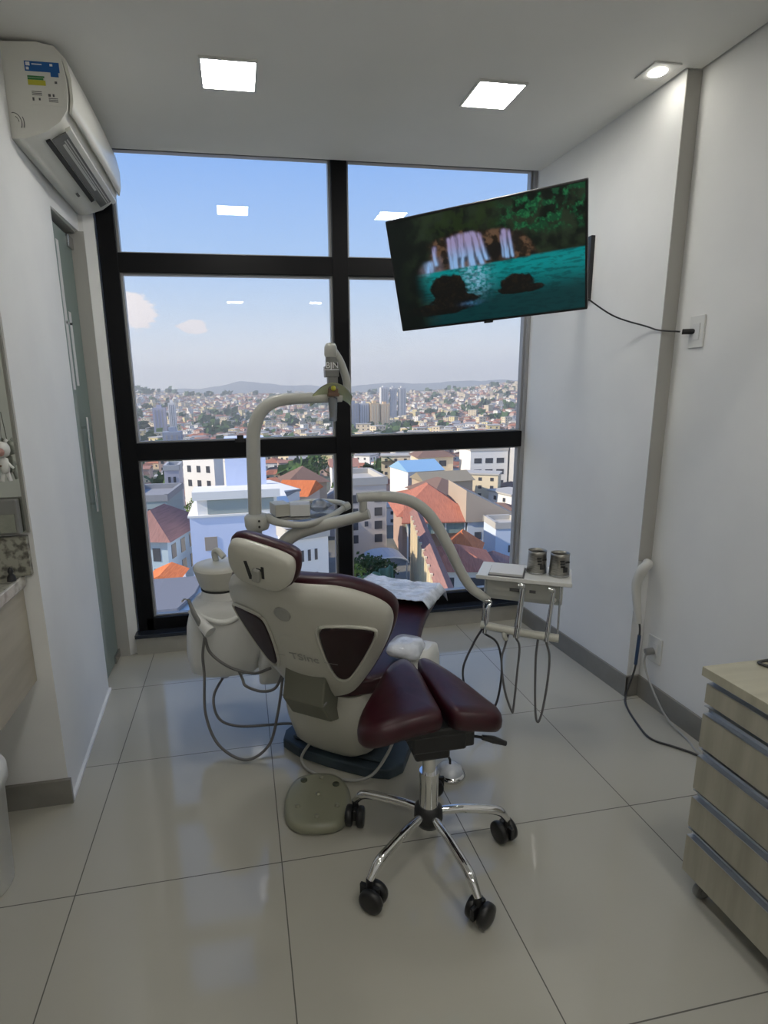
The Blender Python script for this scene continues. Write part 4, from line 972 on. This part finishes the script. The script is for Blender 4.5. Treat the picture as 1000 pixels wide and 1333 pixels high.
ridge('hill_range', 2900, 44, 62, 2, mm, '')
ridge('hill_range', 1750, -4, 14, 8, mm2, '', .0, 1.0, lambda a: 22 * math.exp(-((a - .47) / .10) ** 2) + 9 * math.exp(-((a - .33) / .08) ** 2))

def bldg(name, label, cat, x, y, w, d, zt, zb, rz=0, wall=None, roof='flat', rmat=None, rh=2.0, over=.4, wins=(), group=None, parapet=None, wmat=None):
    """x, y: centre; the -y local side faces the viewer. wins: (side, u, z, w, h), side f/l/r, u along the wall from -1 to 1"""
    T = thing(name, label, cat, (x, y, zb), rz, group)
    OBJ('walls', MB().box(-w / 2, w / 2, -d / 2, d / 2, 0, zt - zb), wall or MW, T, local=True)
    H = zt - zb; a, b_ = w / 2 + over, d / 2 + over
    if roof == 'flat':
        p = .25
        OBJ('roof', MB().box(-w / 2, w / 2, -d / 2, d / 2, H, H + .05).box(-w / 2 - .1, w / 2 + .1, -d / 2 - .1, -d / 2 + p, H - .1, H + .6).box(-w / 2 - .1, w / 2 + .1, d / 2 - p, d / 2 + .1, H - .1, H + .6)
            .box(-w / 2 - .1, -w / 2 + p, -d / 2, d / 2, H - .1, H + .6).box(w / 2 - p, w / 2 + .1, -d / 2, d / 2, H - .1, H + .6), rmat or RS, T, local=True)
    elif roof == 'none': OBJ('roof', MB().box(-a + .3, a - .3, -b_ + .3, b_ - .3, H, H + .12), MW, T, local=True)
    elif roof == 'gable_x':
        m = MB().add([(-a, -b_, H), (a, -b_, H), (a, b_, H), (-a, b_, H), (-a, 0, H + rh), (a, 0, H + rh)], [(0, 1, 5, 4), (2, 3, 4, 5), (0, 4, 3), (1, 2, 5), (3, 2, 1, 0)])
        OBJ('roof', m, rmat or RT, T, local=True)
    elif roof == 'gable_y':
        m = MB().add([(-a, -b_, H), (a, -b_, H), (a, b_, H), (-a, b_, H), (0, -b_, H + rh), (0, b_, H + rh)], [(0, 4, 5, 3), (1, 2, 5, 4), (0, 1, 4), (2, 3, 5), (3, 2, 1, 0)])
        OBJ('roof', m, rmat or RT, T, local=True)
    elif roof == 'hip':
        k = max(a - b_, 0); k2 = max(b_ - a, 0)
        m = MB().add([(-a, -b_, H), (a, -b_, H), (a, b_, H), (-a, b_, H), (-k, -k2, H + rh), (k, k2, H + rh)], [(0, 1, 5, 4), (1, 2, 5), (2, 3, 4, 5), (3, 0, 4), (3, 2, 1, 0)])
        OBJ('roof', m, rmat or RT, T, local=True)
    elif roof == 'shed':   # rises to the left
        m = MB().add([(-a, -b_, H + rh), (a, -b_, H), (a, b_, H), (-a, b_, H + rh), (-a, -b_, H - .2), (a, -b_, H - .2), (a, b_, H - .2), (-a, b_, H - .2)], [(0, 1, 2, 3), (7, 6, 5, 4), (0, 4, 5, 1), (3, 2, 6, 7), (0, 3, 7, 4), (1, 5, 6, 2)])
        OBJ('roof', m, rmat or RT, T, local=True)
    for s_, u, z, ww, wh in wins:
        e = .04
        if s_ == 'f': m = MB().box(u * w / 2 - ww / 2, u * w / 2 + ww / 2, -d / 2 - e, -d / 2 + .02, H - z - wh, H - z)
        elif s_ == 'l': m = MB().box(-w / 2 - e, -w / 2 + .02, u * d / 2 - ww / 2, u * d / 2 + ww / 2, H - z - wh, H - z)
        else: m = MB().box(w / 2 - .02, w / 2 + e, u * d / 2 - ww / 2, u * d / 2 + ww / 2, H - z - wh, H - z)
        OBJ('window', m, wmat or M['winglass'], T, local=True)
    return T
def wgrid(s_, us, zs, w, h): return [(s_, u, z, w, h) for z in zs for u in us]
ZB = -17.3
# B1 pale-blue block straight ahead
b1 = bldg('apartment_block', 'pale blue rendered block with a rooftop tower behind the lamp post', 'building', -.2, 39.5, 6.2, 11, -5.6, ZB, 0, M['bluewall'], 'none', MW, wins=[('f', -.62, 1.25, .75, .85)], wmat=M['wincream'])
OBJ('roof_terrace', MB().box(-2.6, 2.2, -5.4, -3.5, 11.7, 12.75).box(-2.85, 2.4, -5.6, -3.3, 12.75, 13.25), MW, b1, local=True)
OBJ('terrace_glazing', MB().box(-2.0, .5, -5.46, -5.38, 11.85, 12.7).box(.7, 2.0, -5.46, -5.38, 11.95, 12.7), ms('greenish_glazing', (.34, .38, .36), .3), b1, local=True)
OBJ('water_tower', MB().box(-.85, 1.7, -3.6, -.6, 11.7, 16.2), M['bluewall'], b1, local=True)
# nearer grey roofs down left
bldg('low_building', 'low building with a dark grey sheet roof at the lower left of the window', 'building', -3.75, 25.6, 3.4, 5.6, -7.75, ZB, .0, ms('bluish_render', (.55, .60, .70)), 'none')
tag(OBJ('carport_roof', MB().prism([(-5.2, 23.5), (-3.1, 23.5), (-2.5, 25.3), (-2.2, 27.9), (-5.2, 27.9)], -7.5, -7.35), M['greycan']), 'dark grey flat canopy over the low roof at the lower left', 'roof')
bldg('house', 'rust red hipped-roof house at the left with pale blue walls', 'house', -6.9, 46, 4.4, 7.0, -8.9, ZB, -.30, ms('aqua_render', (.40, .50, .56)), 'hip', M['rust'], 1.9, .5, wins=wgrid('f', (-.6, .0, .6), (.6, 2.2), .6, 1.0) + wgrid('r', (-.7, -.2, .3, .8), (.5, 2.2), .8, 1.1))
bldg('shed', 'small shed with a bright orange roof at the lower left', 'shed', -5.45, 37.5, 1.9, 2.6, -10.2, ZB, -.15, MW, 'gable_y', M['orange'], .5, .25)
bldg('house', 'grey-green flat-roofed house at the far left edge of the window', 'house', -9.8, 64, 4.6, 8, -8.9, ZB, -.1, ms('grey_green_render', (.36, .42, .42)), 'flat', RG, wins=wgrid('f', (-.5, .3), (.9, 3.0), .9, .8))
bldg('tower_block', 'slim grey tower block left of the white apartments', 'building', -9.6, 82, 2.0, 5, -8.1, ZB, 0, ms('lilac_grey_render', (.52, .50, .55)), 'flat', MG, wins=wgrid('f', (-.35, .35), (1.0, 2.8, 4.6), .35, .8))
bldg('apartment_block', 'tall white apartment slab with sunlit side, left of the pale blue tower', 'building', -5.9, 88, 2.2, 6, -7.2, ZB, .95, MW, 'flat', MW, wins=wgrid('l', (-.6, .0, .6), (1.4, 3.6), .7, 1.0))
bldg('apartment_block', 'lower white apartment slab stepping back beside the tall one', 'building', -3.2, 95, 4.8, 8, -8.4, ZB, .95, MW, 'flat', MW, wins=wgrid('l', (-.7, -.2, .3, .8), (1.4, 3.4), .8, .9))
bldg('house', 'white house with a bright orange tiled slope, right of the lamp post', 'house', 6.3, 63, 3.2, 6.0, -9.2, ZB, -.4, ms('warm_white_render', (.62, .57, .50)), 'gable_x', M['orange'], 1.3, .4, wins=[('f', .3, .8, .8, .8)])
bldg('house', 'brown-roofed house behind the orange-roofed one', 'house', 8.6, 80, 5.5, 6, -10.4, ZB, .1, MT, 'hip', RB, 2.0, .5)
bldg('workshop', 'white workshop with a pitched sunlit wall near the lamp post', 'building', 2.75, 53, 2.3, 7, -6.8, ZB, .35, MW, 'shed', RG, -1.0, .1)
bldg('apartment_block', 'white block with narrow windows behind the curved lower arm', 'building', 2.55, 36.5, 2.6, 8, -6.9, ZB, .30, MW, 'flat', RS, wins=wgrid('f', (-.7, -.35, 0, .35), (.8, 2.3), .18, .7))
bldg('apartment_block', 'pinkish grey block behind the headrest', 'building', 4.3, 43, 2.8, 8, -8.2, ZB, .0, ms('pink_grey_render', (.50, .45, .45)), 'flat', RS, wins=wgrid('f', (-.3, .5), (1.2, 3.0), .6, .7))
bldg('apartment_block', 'beige apartment block just right of the central mullion', 'building', 11.5, 54, 3.6, 7, -6.7, ZB, .0, ms('beige_render', (.62, .56, .50)), 'flat', RS, wins=wgrid('f', (-.75, .55), (1.0, 2.3, 3.6, 4.9), .75, .8) + [('f', -.1, 3.6, .35, .5)])
bldg('warehouse', 'white shed with a light blue sheet roof in the right pane', 'building', 34.0, 106, 7.5, 9, -13.0, ZB - 4, .12, MW, 'gable_x', M['blueroof'], 1.7, .2, wins=[('f', .2, .6, 4.5, 1.4)])
b10 = bldg('house', 'large house with broad terracotta roofs in the right pane', 'house', 23.3, 68, 7.6, 9, -13.0, ZB - 1, -.15, ms('salmon_render', (.48, .33, .26)), 'hip', M['redtile'], 3.2, .8)
OBJ('glass_veranda', MB().box(-3.4, 3.4, -6.4, -4.4, 3.4, 4.9), ms('veranda_glass', (.26, .33, .30), .3), b10, local=True)
OBJ('veranda_roof', MB().add([(-4.2, -6.8, 4.9), (4.2, -6.8, 4.9), (3.4, -3.2, 6.4), (-3.4, -3.2, 6.4), (-4.2, -6.8, 4.75), (4.2, -6.8, 4.75), (3.4, -3.2, 6.2), (-3.4, -3.2, 6.2)], [(0, 1, 2, 3), (7, 6, 5, 4), (0, 4, 5, 1), (1, 5, 6, 2), (2, 6, 7, 3), (3, 7, 4, 0)]), M['redtile'], b10, local=True)
for u in (-3.4, -1.1, 1.1, 3.4): OBJ('veranda_post', MB().box(u - .08, u + .08, -6.5, -6.35, 0, 4.8), MW, b10, local=True)
# long beige facade running away, sunlit from the left
b11 = bldg('apartment_row', 'long cream building with rows of shuttered windows running away from the window', 'building', 13.2, 38.0, .9, 24.6, -9.6, ZB - 1, -.229, MCr, 'gable_y', M['rust'], wins=wgrid('l', (-.65, -.5, -.35, -.2, -.05, .1, .25, .4, .55, .7, .85), (1.0, 3.2, 5.4), .7, 1.3), wmat=M['wincream'], rh=.5, over=.1)
for k in range(11):
    OBJ('wall_pier', MB().box(-.62, -.45, -8.9 + k * 1.85, -8.65 + k * 1.85, 0, 8.9), MCr, b11, local=True)
bldg('house', 'house with a ribbed red tile roof below the curved arm', 'house', 17.4, 43, 5.2, 5.6, -12.4, ZB - 2, -.25, MW, 'hip', M['redtile'], 1.4, .5, wins=wgrid('f', (-.5, .5), (.6,), 1.6, 1.4))
bldg('house', 'small house with an orange roof left of the instrument table', 'house', 21.0, 50.5, 3.2, 4.5, -13.6, ZB - 2, -.5, ms('mauve_render', (.40, .34, .33)), 'hip', M['orange'], 1.8, .4)
bldg('house', 'grey-red roofed annex beside the orange-roofed small house', 'house', 23.6, 49, 3.2, 4.5, -15.0, ZB - 2, -.5, MG, 'hip', M['rust'], 1.2, .4)
bldg('house', 'tall white house with a beige sloping roof by the right window frame', 'house', 29.6, 64.5, 6.4, 8, -13.3, ZB - 3, -.12, ms('blue_white_render', (.62, .68, .74)), 'shed', ms('beige_sheet_roof', (.46, .38, .30)), 3.6, .3, wins=wgrid('f', (-.6, .1), (1.5, 4.4), .8, .9))
bldg('house', 'narrow white house front at the right window frame', 'house', 28.6, 57, 3.2, 4, -13.0, ZB - 4, -.1, ms('pale_sky_render', (.62, .70, .82)), 'flat', RS, wins=[('f', .1, 2.0, .6, .8), ('f', .75, 2.0, .5, 1.4)])
bldg('apartment_block', 'large white block at the upper right of the lower right pane', 'building', 52.5, 116, 8, 10, -10.6, ZB - 6, -.15, MW, 'flat', RS, wins=wgrid('f', (-.6, 0, .6), (1.6, 4.0, 6.4), 1.6, 1.1))
bldg('apartment_block', 'grey block with dark balconies at the right window frame', 'building', 57.8, 112, 3.0, 10, -9.6, ZB - 6, -.1, MG, 'flat', MW, wins=wgrid('f', (0,), (1.0, 3.0, 5.0, 7.0, 9.0), 2.4, 1.2))
bldg('house', 'house under a wide brown hipped roof behind the terracotta roofs', 'house', 30.8, 84, 6.5, 8, -13.6, ZB - 3, .2, MT, 'hip', RB, 2.0, .6)
bldg('house', 'yellowish house with a faded brown roof above the blue shed', 'house', 43.5, 124, 8, 8, -12.6, ZB - 5, -.1, MCr, 'hip', RB, 2.6, .6, wins=wgrid('f', (-.5, .4), (.8,), 1.6, 1.3))
bldg('house', 'house with an olive sheet roof right of the blue shed', 'house', 36.0, 97, 9, 7, -13.9, ZB - 4, .05, MT, 'gable_x', ms('olive_sheet_roof', (.30, .26, .19)), 1.4, .4)
bldg('house', 'house with a salmon tiled roof by the central mullion', 'house', 21.5, 118, 5.5, 7, -13.2, ZB - 4, -.1, MW, 'gable_x', RF, 1.4, .4, wins=[('f', 0, .4, 3.5, 1.2)])
bldg('garage', 'grey hall with a dark roof above the beige block', 'building', 15.0, 84, 4.2, 9, -13.6, ZB - 3, -.3, MG, 'gable_y', RG, 1.5, .4)
# arched canopy and courtyard wall
ca_ = MB()
for i in range(10):
    a0, a1 = PI * i / 10, PI * (i + 1) / 10
    ca_.add([(11.6 - 1.6 * math.cos(a), 43 + yy, -12.3 + .55 * math.sin(a)) for a in (a0, a1) for yy in (0, 3)], [(0, 1, 3, 2)])
ao = thing('arched_canopy', 'grey arched canopy over a yard between the two beige blocks', 'canopy', (11.6, 44, -17))
OBJ('arched_roof', ca_, MG, ao, solid=.12)
OBJ('front_arch', MB().tube([(11.6 - 1.6 * math.cos(PI * i / 10), 42.98, -12.3 + .55 * math.sin(PI * i / 10)) for i in range(11)], .07, 8, 0), MW, ao)
for px in (10.1, 13.1): OBJ('post', MB().cyl((px, 43.1, -18), (px, 43.1, -12.3), .06, 8), MW, ao)
yw = OBJ('courtyard_wall', MB().box(10.6, 13.2, 38.4, 38.6, -18.5, -13.2).box(10.6, 10.8, 38.4, 44, -18.5, -13.2).box(10.6, 13.2, 38.3, 38.7, -13.2, -13.0), MG)  # courtyard wall with a cap
tag(yw, 'low grey courtyard wall below the arched canopy', 'parapet')
tag(OBJ('green_netting', MB().grid(lambda u, v: Vector((7.6 + 2.0 * u, 38 + .4 * math.sin(u * 9), -13.6 + 2.2 * v + .2 * math.sin(u * 6 + v * 4))), 20, 14), M['net'], None, solid=.05), 'pale green netting sheet beside the garden trees', 'netting')
tag(OBJ('green_netting', MB().grid(lambda u, v: Vector((9.9 + 1.2 * u, 40 + .4 * math.sin(u * 9), -13.6 + 2.0 * v + .2 * math.sin(u * 6 + v * 4))), 16, 14), M['net'], None, solid=.05), 'green netting sheet right of the central mullion', 'netting')
# lawn
tag(OBJ('lawn', MB().grid(lambda u, v: Vector((6 + 9 * u, 30 + 12 * v, -15.4 - .6 * v)), 8, 8), M['leafl']), 'patch of bright lawn below the garden trees', 'lawn')
# trees
def crown(cx_, cy_, cz_, r, seed, n=60, zs=.8):
    rr = random.Random(seed); mb = MB()
    for k in range(n):
        a = rr.uniform(0, 2 * PI); e = math.asin(rr.uniform(-.5, 1)); q = r * (.45 + .55 * rr.random())
        c_ = Vector((cx_ + q * math.cos(a) * math.cos(e), cy_ + q * math.sin(a) * math.cos(e), cz_ + q * zs * math.sin(e)))
        s_ = r * rr.uniform(.12, .26)
        for j in range(7):
            n_ = Vector((rr.gauss(0, 1), rr.gauss(0, 1), rr.gauss(0, 1))).normalized(); t_ = n_.orthogonal().normalized(); b_ = n_.cross(t_)
            p = c_ + Vector((rr.gauss(0, .5), rr.gauss(0, .5), rr.gauss(0, .5))) * s_
            mb.add([p - t_ * s_ * .5, p - b_ * s_ * .35, p + t_ * s_ * .5, p + b_ * s_ * .35], [(0, 1, 2, 3)])
    return mb
def tree(x, y, zc, r, label, mat, seed, n=70, group=None):
    T = thing('tree', label, 'tree', (x, y, zc - r * 1.8), 0, group)
    OBJ('foliage', crown(x, y, zc, r, seed, n), mat, T)
    OBJ('trunk', MB().tube([(x, y, zc - r * 1.9), (x + .1, y, zc - r * .9), (x, y, zc)], [r * .12, r * .09, r * .04], 8, 3), M['bark'], T)
tree(9.0, 41.5, -12.2, 1.5, 'dark green garden tree left of the central mullion', M['leaf'], 3, 90)
tree(10.6, 42.5, -12.7, 1.5, 'green garden tree between the netting and the arched canopy', M['leaf'], 4, 90)
tree(7.3, 36.0, -10.6, .8, 'small light green tree above the pale netting', M['leafl'], 5, 50)
tree(8.2, 32.0, -13.6, 1.2, 'bright yellow-green bush on the lawn', M['leafl'], 6, 60)
tree(10.5, 32.6, -13.9, 1.2, 'bright yellow-green bush behind the foot of the chair', M['leafl'], 7, 60)
tree(19.5, 88, -13.2, 2.6, 'bushy tree in front of the blue-roofed shed', M['leaf'], 8, 90)
tree(17.0, 92, -13.8, 2.4, 'lighter bushy tree left of the blue-roofed shed', M['leafl'], 9, 80)
tree(18.0, 135, -15.2, 3.4, 'large dark tree just right of the central mullion', M['leaf'], 10, 120)
tree(27.0, 150, -16.5, 3.4, 'dark tree behind the blue-roofed shed', M['leaf'], 12, 110)
tree(33.0, 76, -15.5, 2.4, 'dark tree beside the brown hipped roof', M['leaf'], 13, 80)
tree(-6.2, 74, -12.6, 1.8, 'sunlit yellow-green tree at the foot of the white apartments', M['leafl'], 14, 70)
tree(14.5, 120, -15.0, 2.0, 'dark tree left of the central mullion among the middle houses', M['leaf'], 15, 80)
# distant tower blocks
def tower(x, y, w, zt, label, mat, group=None, st=None):
    zb = hgt(x, y) - 1
    T = thing('tower_block', label, 'building', (x, y, zb), 0, group)
    OBJ('walls', MB().box(-w / 2, w / 2, -w / 2, w / 2, 0, zt - zb), mat, T, local=True)
    OBJ('roof_box', MB().box(-w / 5, w / 5, -w / 5, w / 5, zt - zb, zt - zb + 2.2), mat, T, local=True)
    for u in (-.28, 0, .28):
        OBJ('window_strip', MB().box(u * w - w * .05, u * w + w * .05, -w / 2 - .15, -w / 2, 2, zt - zb - 1.5), st or RG, T, local=True)
tower(104.5, 520, 10, -6.2, 'grey-blue far tower block beside the central mullion', ms('blue_grey_tower', (.36, .38, .44)))
tower(115, 520, 8, -6.4, 'slim pale far tower block, second from the central mullion', ms('pale_grey_tower', (.60, .60, .62)))
tower(125, 520, 8.8, -6.2, 'cream far tower block, left one of the cream pair', ms('cream_tower', (.78, .58, .34)), st=MCr)
tower(135, 520, 8.4, -7.4, 'cream far tower block, right one of the cream pair', ms('cream_tower_b', (.74, .55, .34)), st=MCr)
for k, (x, w) in enumerate(((176, 9), (188, 7), (199, 8))):
    tower(x, 680, w, 9.5 - k * .4, ('pale', 'narrow pale', 'whitish')[k] + ' tower of the far skyline group of three, ' + ('left', 'middle', 'right')[k] + ' one', ms('far_tower_%d' % k, (.62, .62, .62)))
tower(-50, 450, 5, -1.6, 'bright white far tower block in the left pane', MW)
tower(-60, 455, 9, -5.2, 'wide lilac-grey far block beside the bright white one', ms('lilac_tower', (.42, .42, .52)))
tower(-34, 300, 9, -15.0, 'blocky grey-blue building halfway up the left pane', ms('slate_tower', (.32, .36, .44)))
# generic houses: templates, 280 single copies, the rest one mass
def house_geo(mb, w, d, h, rt, rh, wi, ri, mx):
    mb.mat(wi); mb.box(-w / 2, w / 2, -d / 2, d / 2, -6, h, mx)
    a, b_ = w / 2 + .4, d / 2 + .4
    mb.mat(ri)
    if rt == 0:
        vs = [(-a, -b_, h), (a, -b_, h), (a, b_, h), (-a, b_, h), (-a, 0, h + rh), (a, 0, h + rh)]; fs = [(0, 1, 5, 4), (2, 3, 4, 5), (0, 4, 3), (1, 2, 5)]
    elif rt == 1:
        k = max(a - b_, 0); k2 = max(b_ - a, 0)
        vs = [(-a, -b_, h), (a, -b_, h), (a, b_, h), (-a, b_, h), (-k, -k2, h + rh), (k, k2, h + rh)]; fs = [(0, 1, 5, 4), (1, 2, 5), (2, 3, 4, 5), (3, 0, 4)]
    else:
        vs = [(-a, -b_, h), (a, -b_, h), (a, b_, h), (-a, b_, h), (-a, -b_, h + .5), (a, -b_, h + .5), (a, b_, h + .5), (-a, b_, h + .5)]; fs = [(4, 5, 6, 7), (0, 1, 5, 4), (1, 2, 6, 5), (2, 3, 7, 6), (3, 0, 4, 7)]
    mb.add([mx @ Vector(v) for v in vs], fs)
    mb.mat(len(WC) + len(RC))
    nw = max(1, int(w / 3.2)); nf = max(1, int(h / 3))
    for i in range(nw):
        for j in range(nf):
            u = (i + .5) / nw * w - w / 2; z = h - 1.0 - j * 2.9
            mb.box(u - .6, u + .6, -d / 2 - .08, -d / 2, z - 1.2, z, mx)
            if i < 2: mb.box(-w / 2 - .08, -w / 2, (i - .5) * d * .4 - .6, (i - .5) * d * .4 + .6, z - 1.2, z, mx)
ALLM = WC + RC + [M['winglass']]
T0 = []
rg_ = random.Random(21)
kinds = [('flat-roofed', 2), ('tile-roofed', 0), ('hip-roofed', 1)]
for k in range(27):
    nm, rt = kinds[k % 3]
    w, d = rg_.uniform(7, 13), rg_.uniform(7, 12); h = rg_.choice([3.5, 6, 6, 9, 12]) if rt == 2 else rg_.choice([3.2, 3.5, 6])
    mb = MB(); house_geo(mb, w, d, h, rt, rg_.uniform(1.2, 2.2), rg_.choices(range(8), (9, 4, 3, 2, 3, 1, 2, 2))[0], 8 + (rg_.choices((2, 4), (1, 3))[0] if rt == 2 else rg_.choices((0, 1, 2, 3), (4, 3, 2, 4))[0]), Matrix.Identity(4))
    me = bpy.data.meshes.new('house'); me.from_pydata([tuple(v) for v in mb.v], [], mb.f)
    for m in ALLM: me.materials.append(m)
    for p, mi in zip(me.polygons, mb.m): p.material_index = mi
    T0.append((me, nm, mb))
spots = []
taken = [(o.location.x, o.location.y, 5.5 if o.location.y < 130 else 12) for o in COL.objects if o.type == 'EMPTY' and o.location.y > 20]
y = 78.0
while y < 1500:
    step = (8.5 if y < 190 else 11) + y * .001
    x = -y * .32 - 25
    while x < y * .60 + 25:
        px = x + rg_.uniform(-.3, .3) * step; py = y + rg_.uniform(-.3, .3) * step
        if all(math.hypot(px - a, py - b_) > c_ for a, b_, c_ in taken) and rg_.random() < .97 - .35 * sst(fb(px / 120, py / 120, 1, 4, 2), .58, .66):
            spots.append((math.hypot(px, py), px, py))
        x += step
    y += step
spots.sort()
NI = 280
mass = MB()
lab = {'flat-roofed': 'small flat-roofed building in the town spreading over the slope', 'tile-roofed': 'small house with a pitched roof in the town spreading over the slope', 'hip-roofed': 'small house with a hipped roof in the town spreading over the slope'}
for k, (dd, px, py) in enumerate(spots):
    me, nm, tmb = T0[rg_.randrange(27)]
    rz = rg_.choice([0, .25, -.3, .5, .9, -.6]) + rg_.uniform(-.1, .1)
    z = hgt(px, py)
    sc = rg_.uniform(.62, .95) * (.66 if dd < 200 else .85 if dd < 260 else 1 if dd < 450 else .80)
    if k < NI:
        o = bpy.data.objects.new('house', me); COL.objects.link(o); o.location = (px, py, z); o.rotation_euler = (0, 0, rz); o.scale = (sc, sc, sc)
        tag(o, lab[nm], 'house', nm + ' buildings of the town')
    else:
        mx = Matrix.Translation((px, py, z)) @ Matrix.Rotation(rz, 4, 'Z') @ Matrix.Scale(sc, 4)
        nmx = len(tmb.f) if dd < 900 else len(tmb.f)
        o_ = len(mass.v); mass.v += [mx @ v for v in tmb.v]
        mass.f += [[o_ + i for i in f] for f in tmb.f]; mass.m += tmb.m; mass.sm += tmb.sm
mo = OBJ('distant_houses', mass, ALLM)
tag(mo, 'mass of far houses covering the hills up to the skyline', 'houses', None, 'stuff')
fol = MB()
for k in range(1100):
    yy = 120 * (1400 / 120) ** rg_.random(); xx = rg_.uniform(-yy * .32 - 15, yy * .6 + 15)
    if fb(xx / 120, yy / 120, 1, 4, 2) < .47: continue
    if yy < 300 and rg_.random() < .75: continue
    z = hgt(xx, yy); s_ = rg_.uniform(1.5, 3.2) * (1 + yy / 900)
    for j in range(8):
        n_ = Vector((rg_.gauss(0, 1), rg_.gauss(0, 1), rg_.gauss(0, 1))).normalized(); t_ = n_.orthogonal().normalized(); b_ = n_.cross(t_)
        p = Vector((xx, yy, z + s_ * 1.2)) + Vector((rg_.gauss(0, 1), rg_.gauss(0, 1), rg_.gauss(0, .6))) * s_ * .6
        fol.add([p - t_ * s_, p - b_ * s_ * .7, p + t_ * s_, p + b_ * s_ * .7], [(0, 1, 2, 3)])
tag(OBJ('distant_trees', fol, M['leaf']), 'scattered far trees between the distant houses', 'trees', None, 'stuff')
# haze over the town
hz = bpy.data.materials.new('haze'); hz.use_nodes = True
t = hz.node_tree; t.nodes.clear()
vs_ = N(t, 'ShaderNodeVolumeScatter'); vs_.inputs['Color'].default_value = (.90, .94, 1, 1); vs_.inputs['Density'].default_value = .00050; vs_.inputs['Anisotropy'].default_value = .1
o_ = N(t, 'ShaderNodeOutputMaterial'); t.links.new(vs_.outputs[0], o_.inputs['Volume'])
ho = OBJ('haze_air', MB().box(-1800, 2800, 24, 3000, -80, 140), hz); ho['kind'] = 'structure'
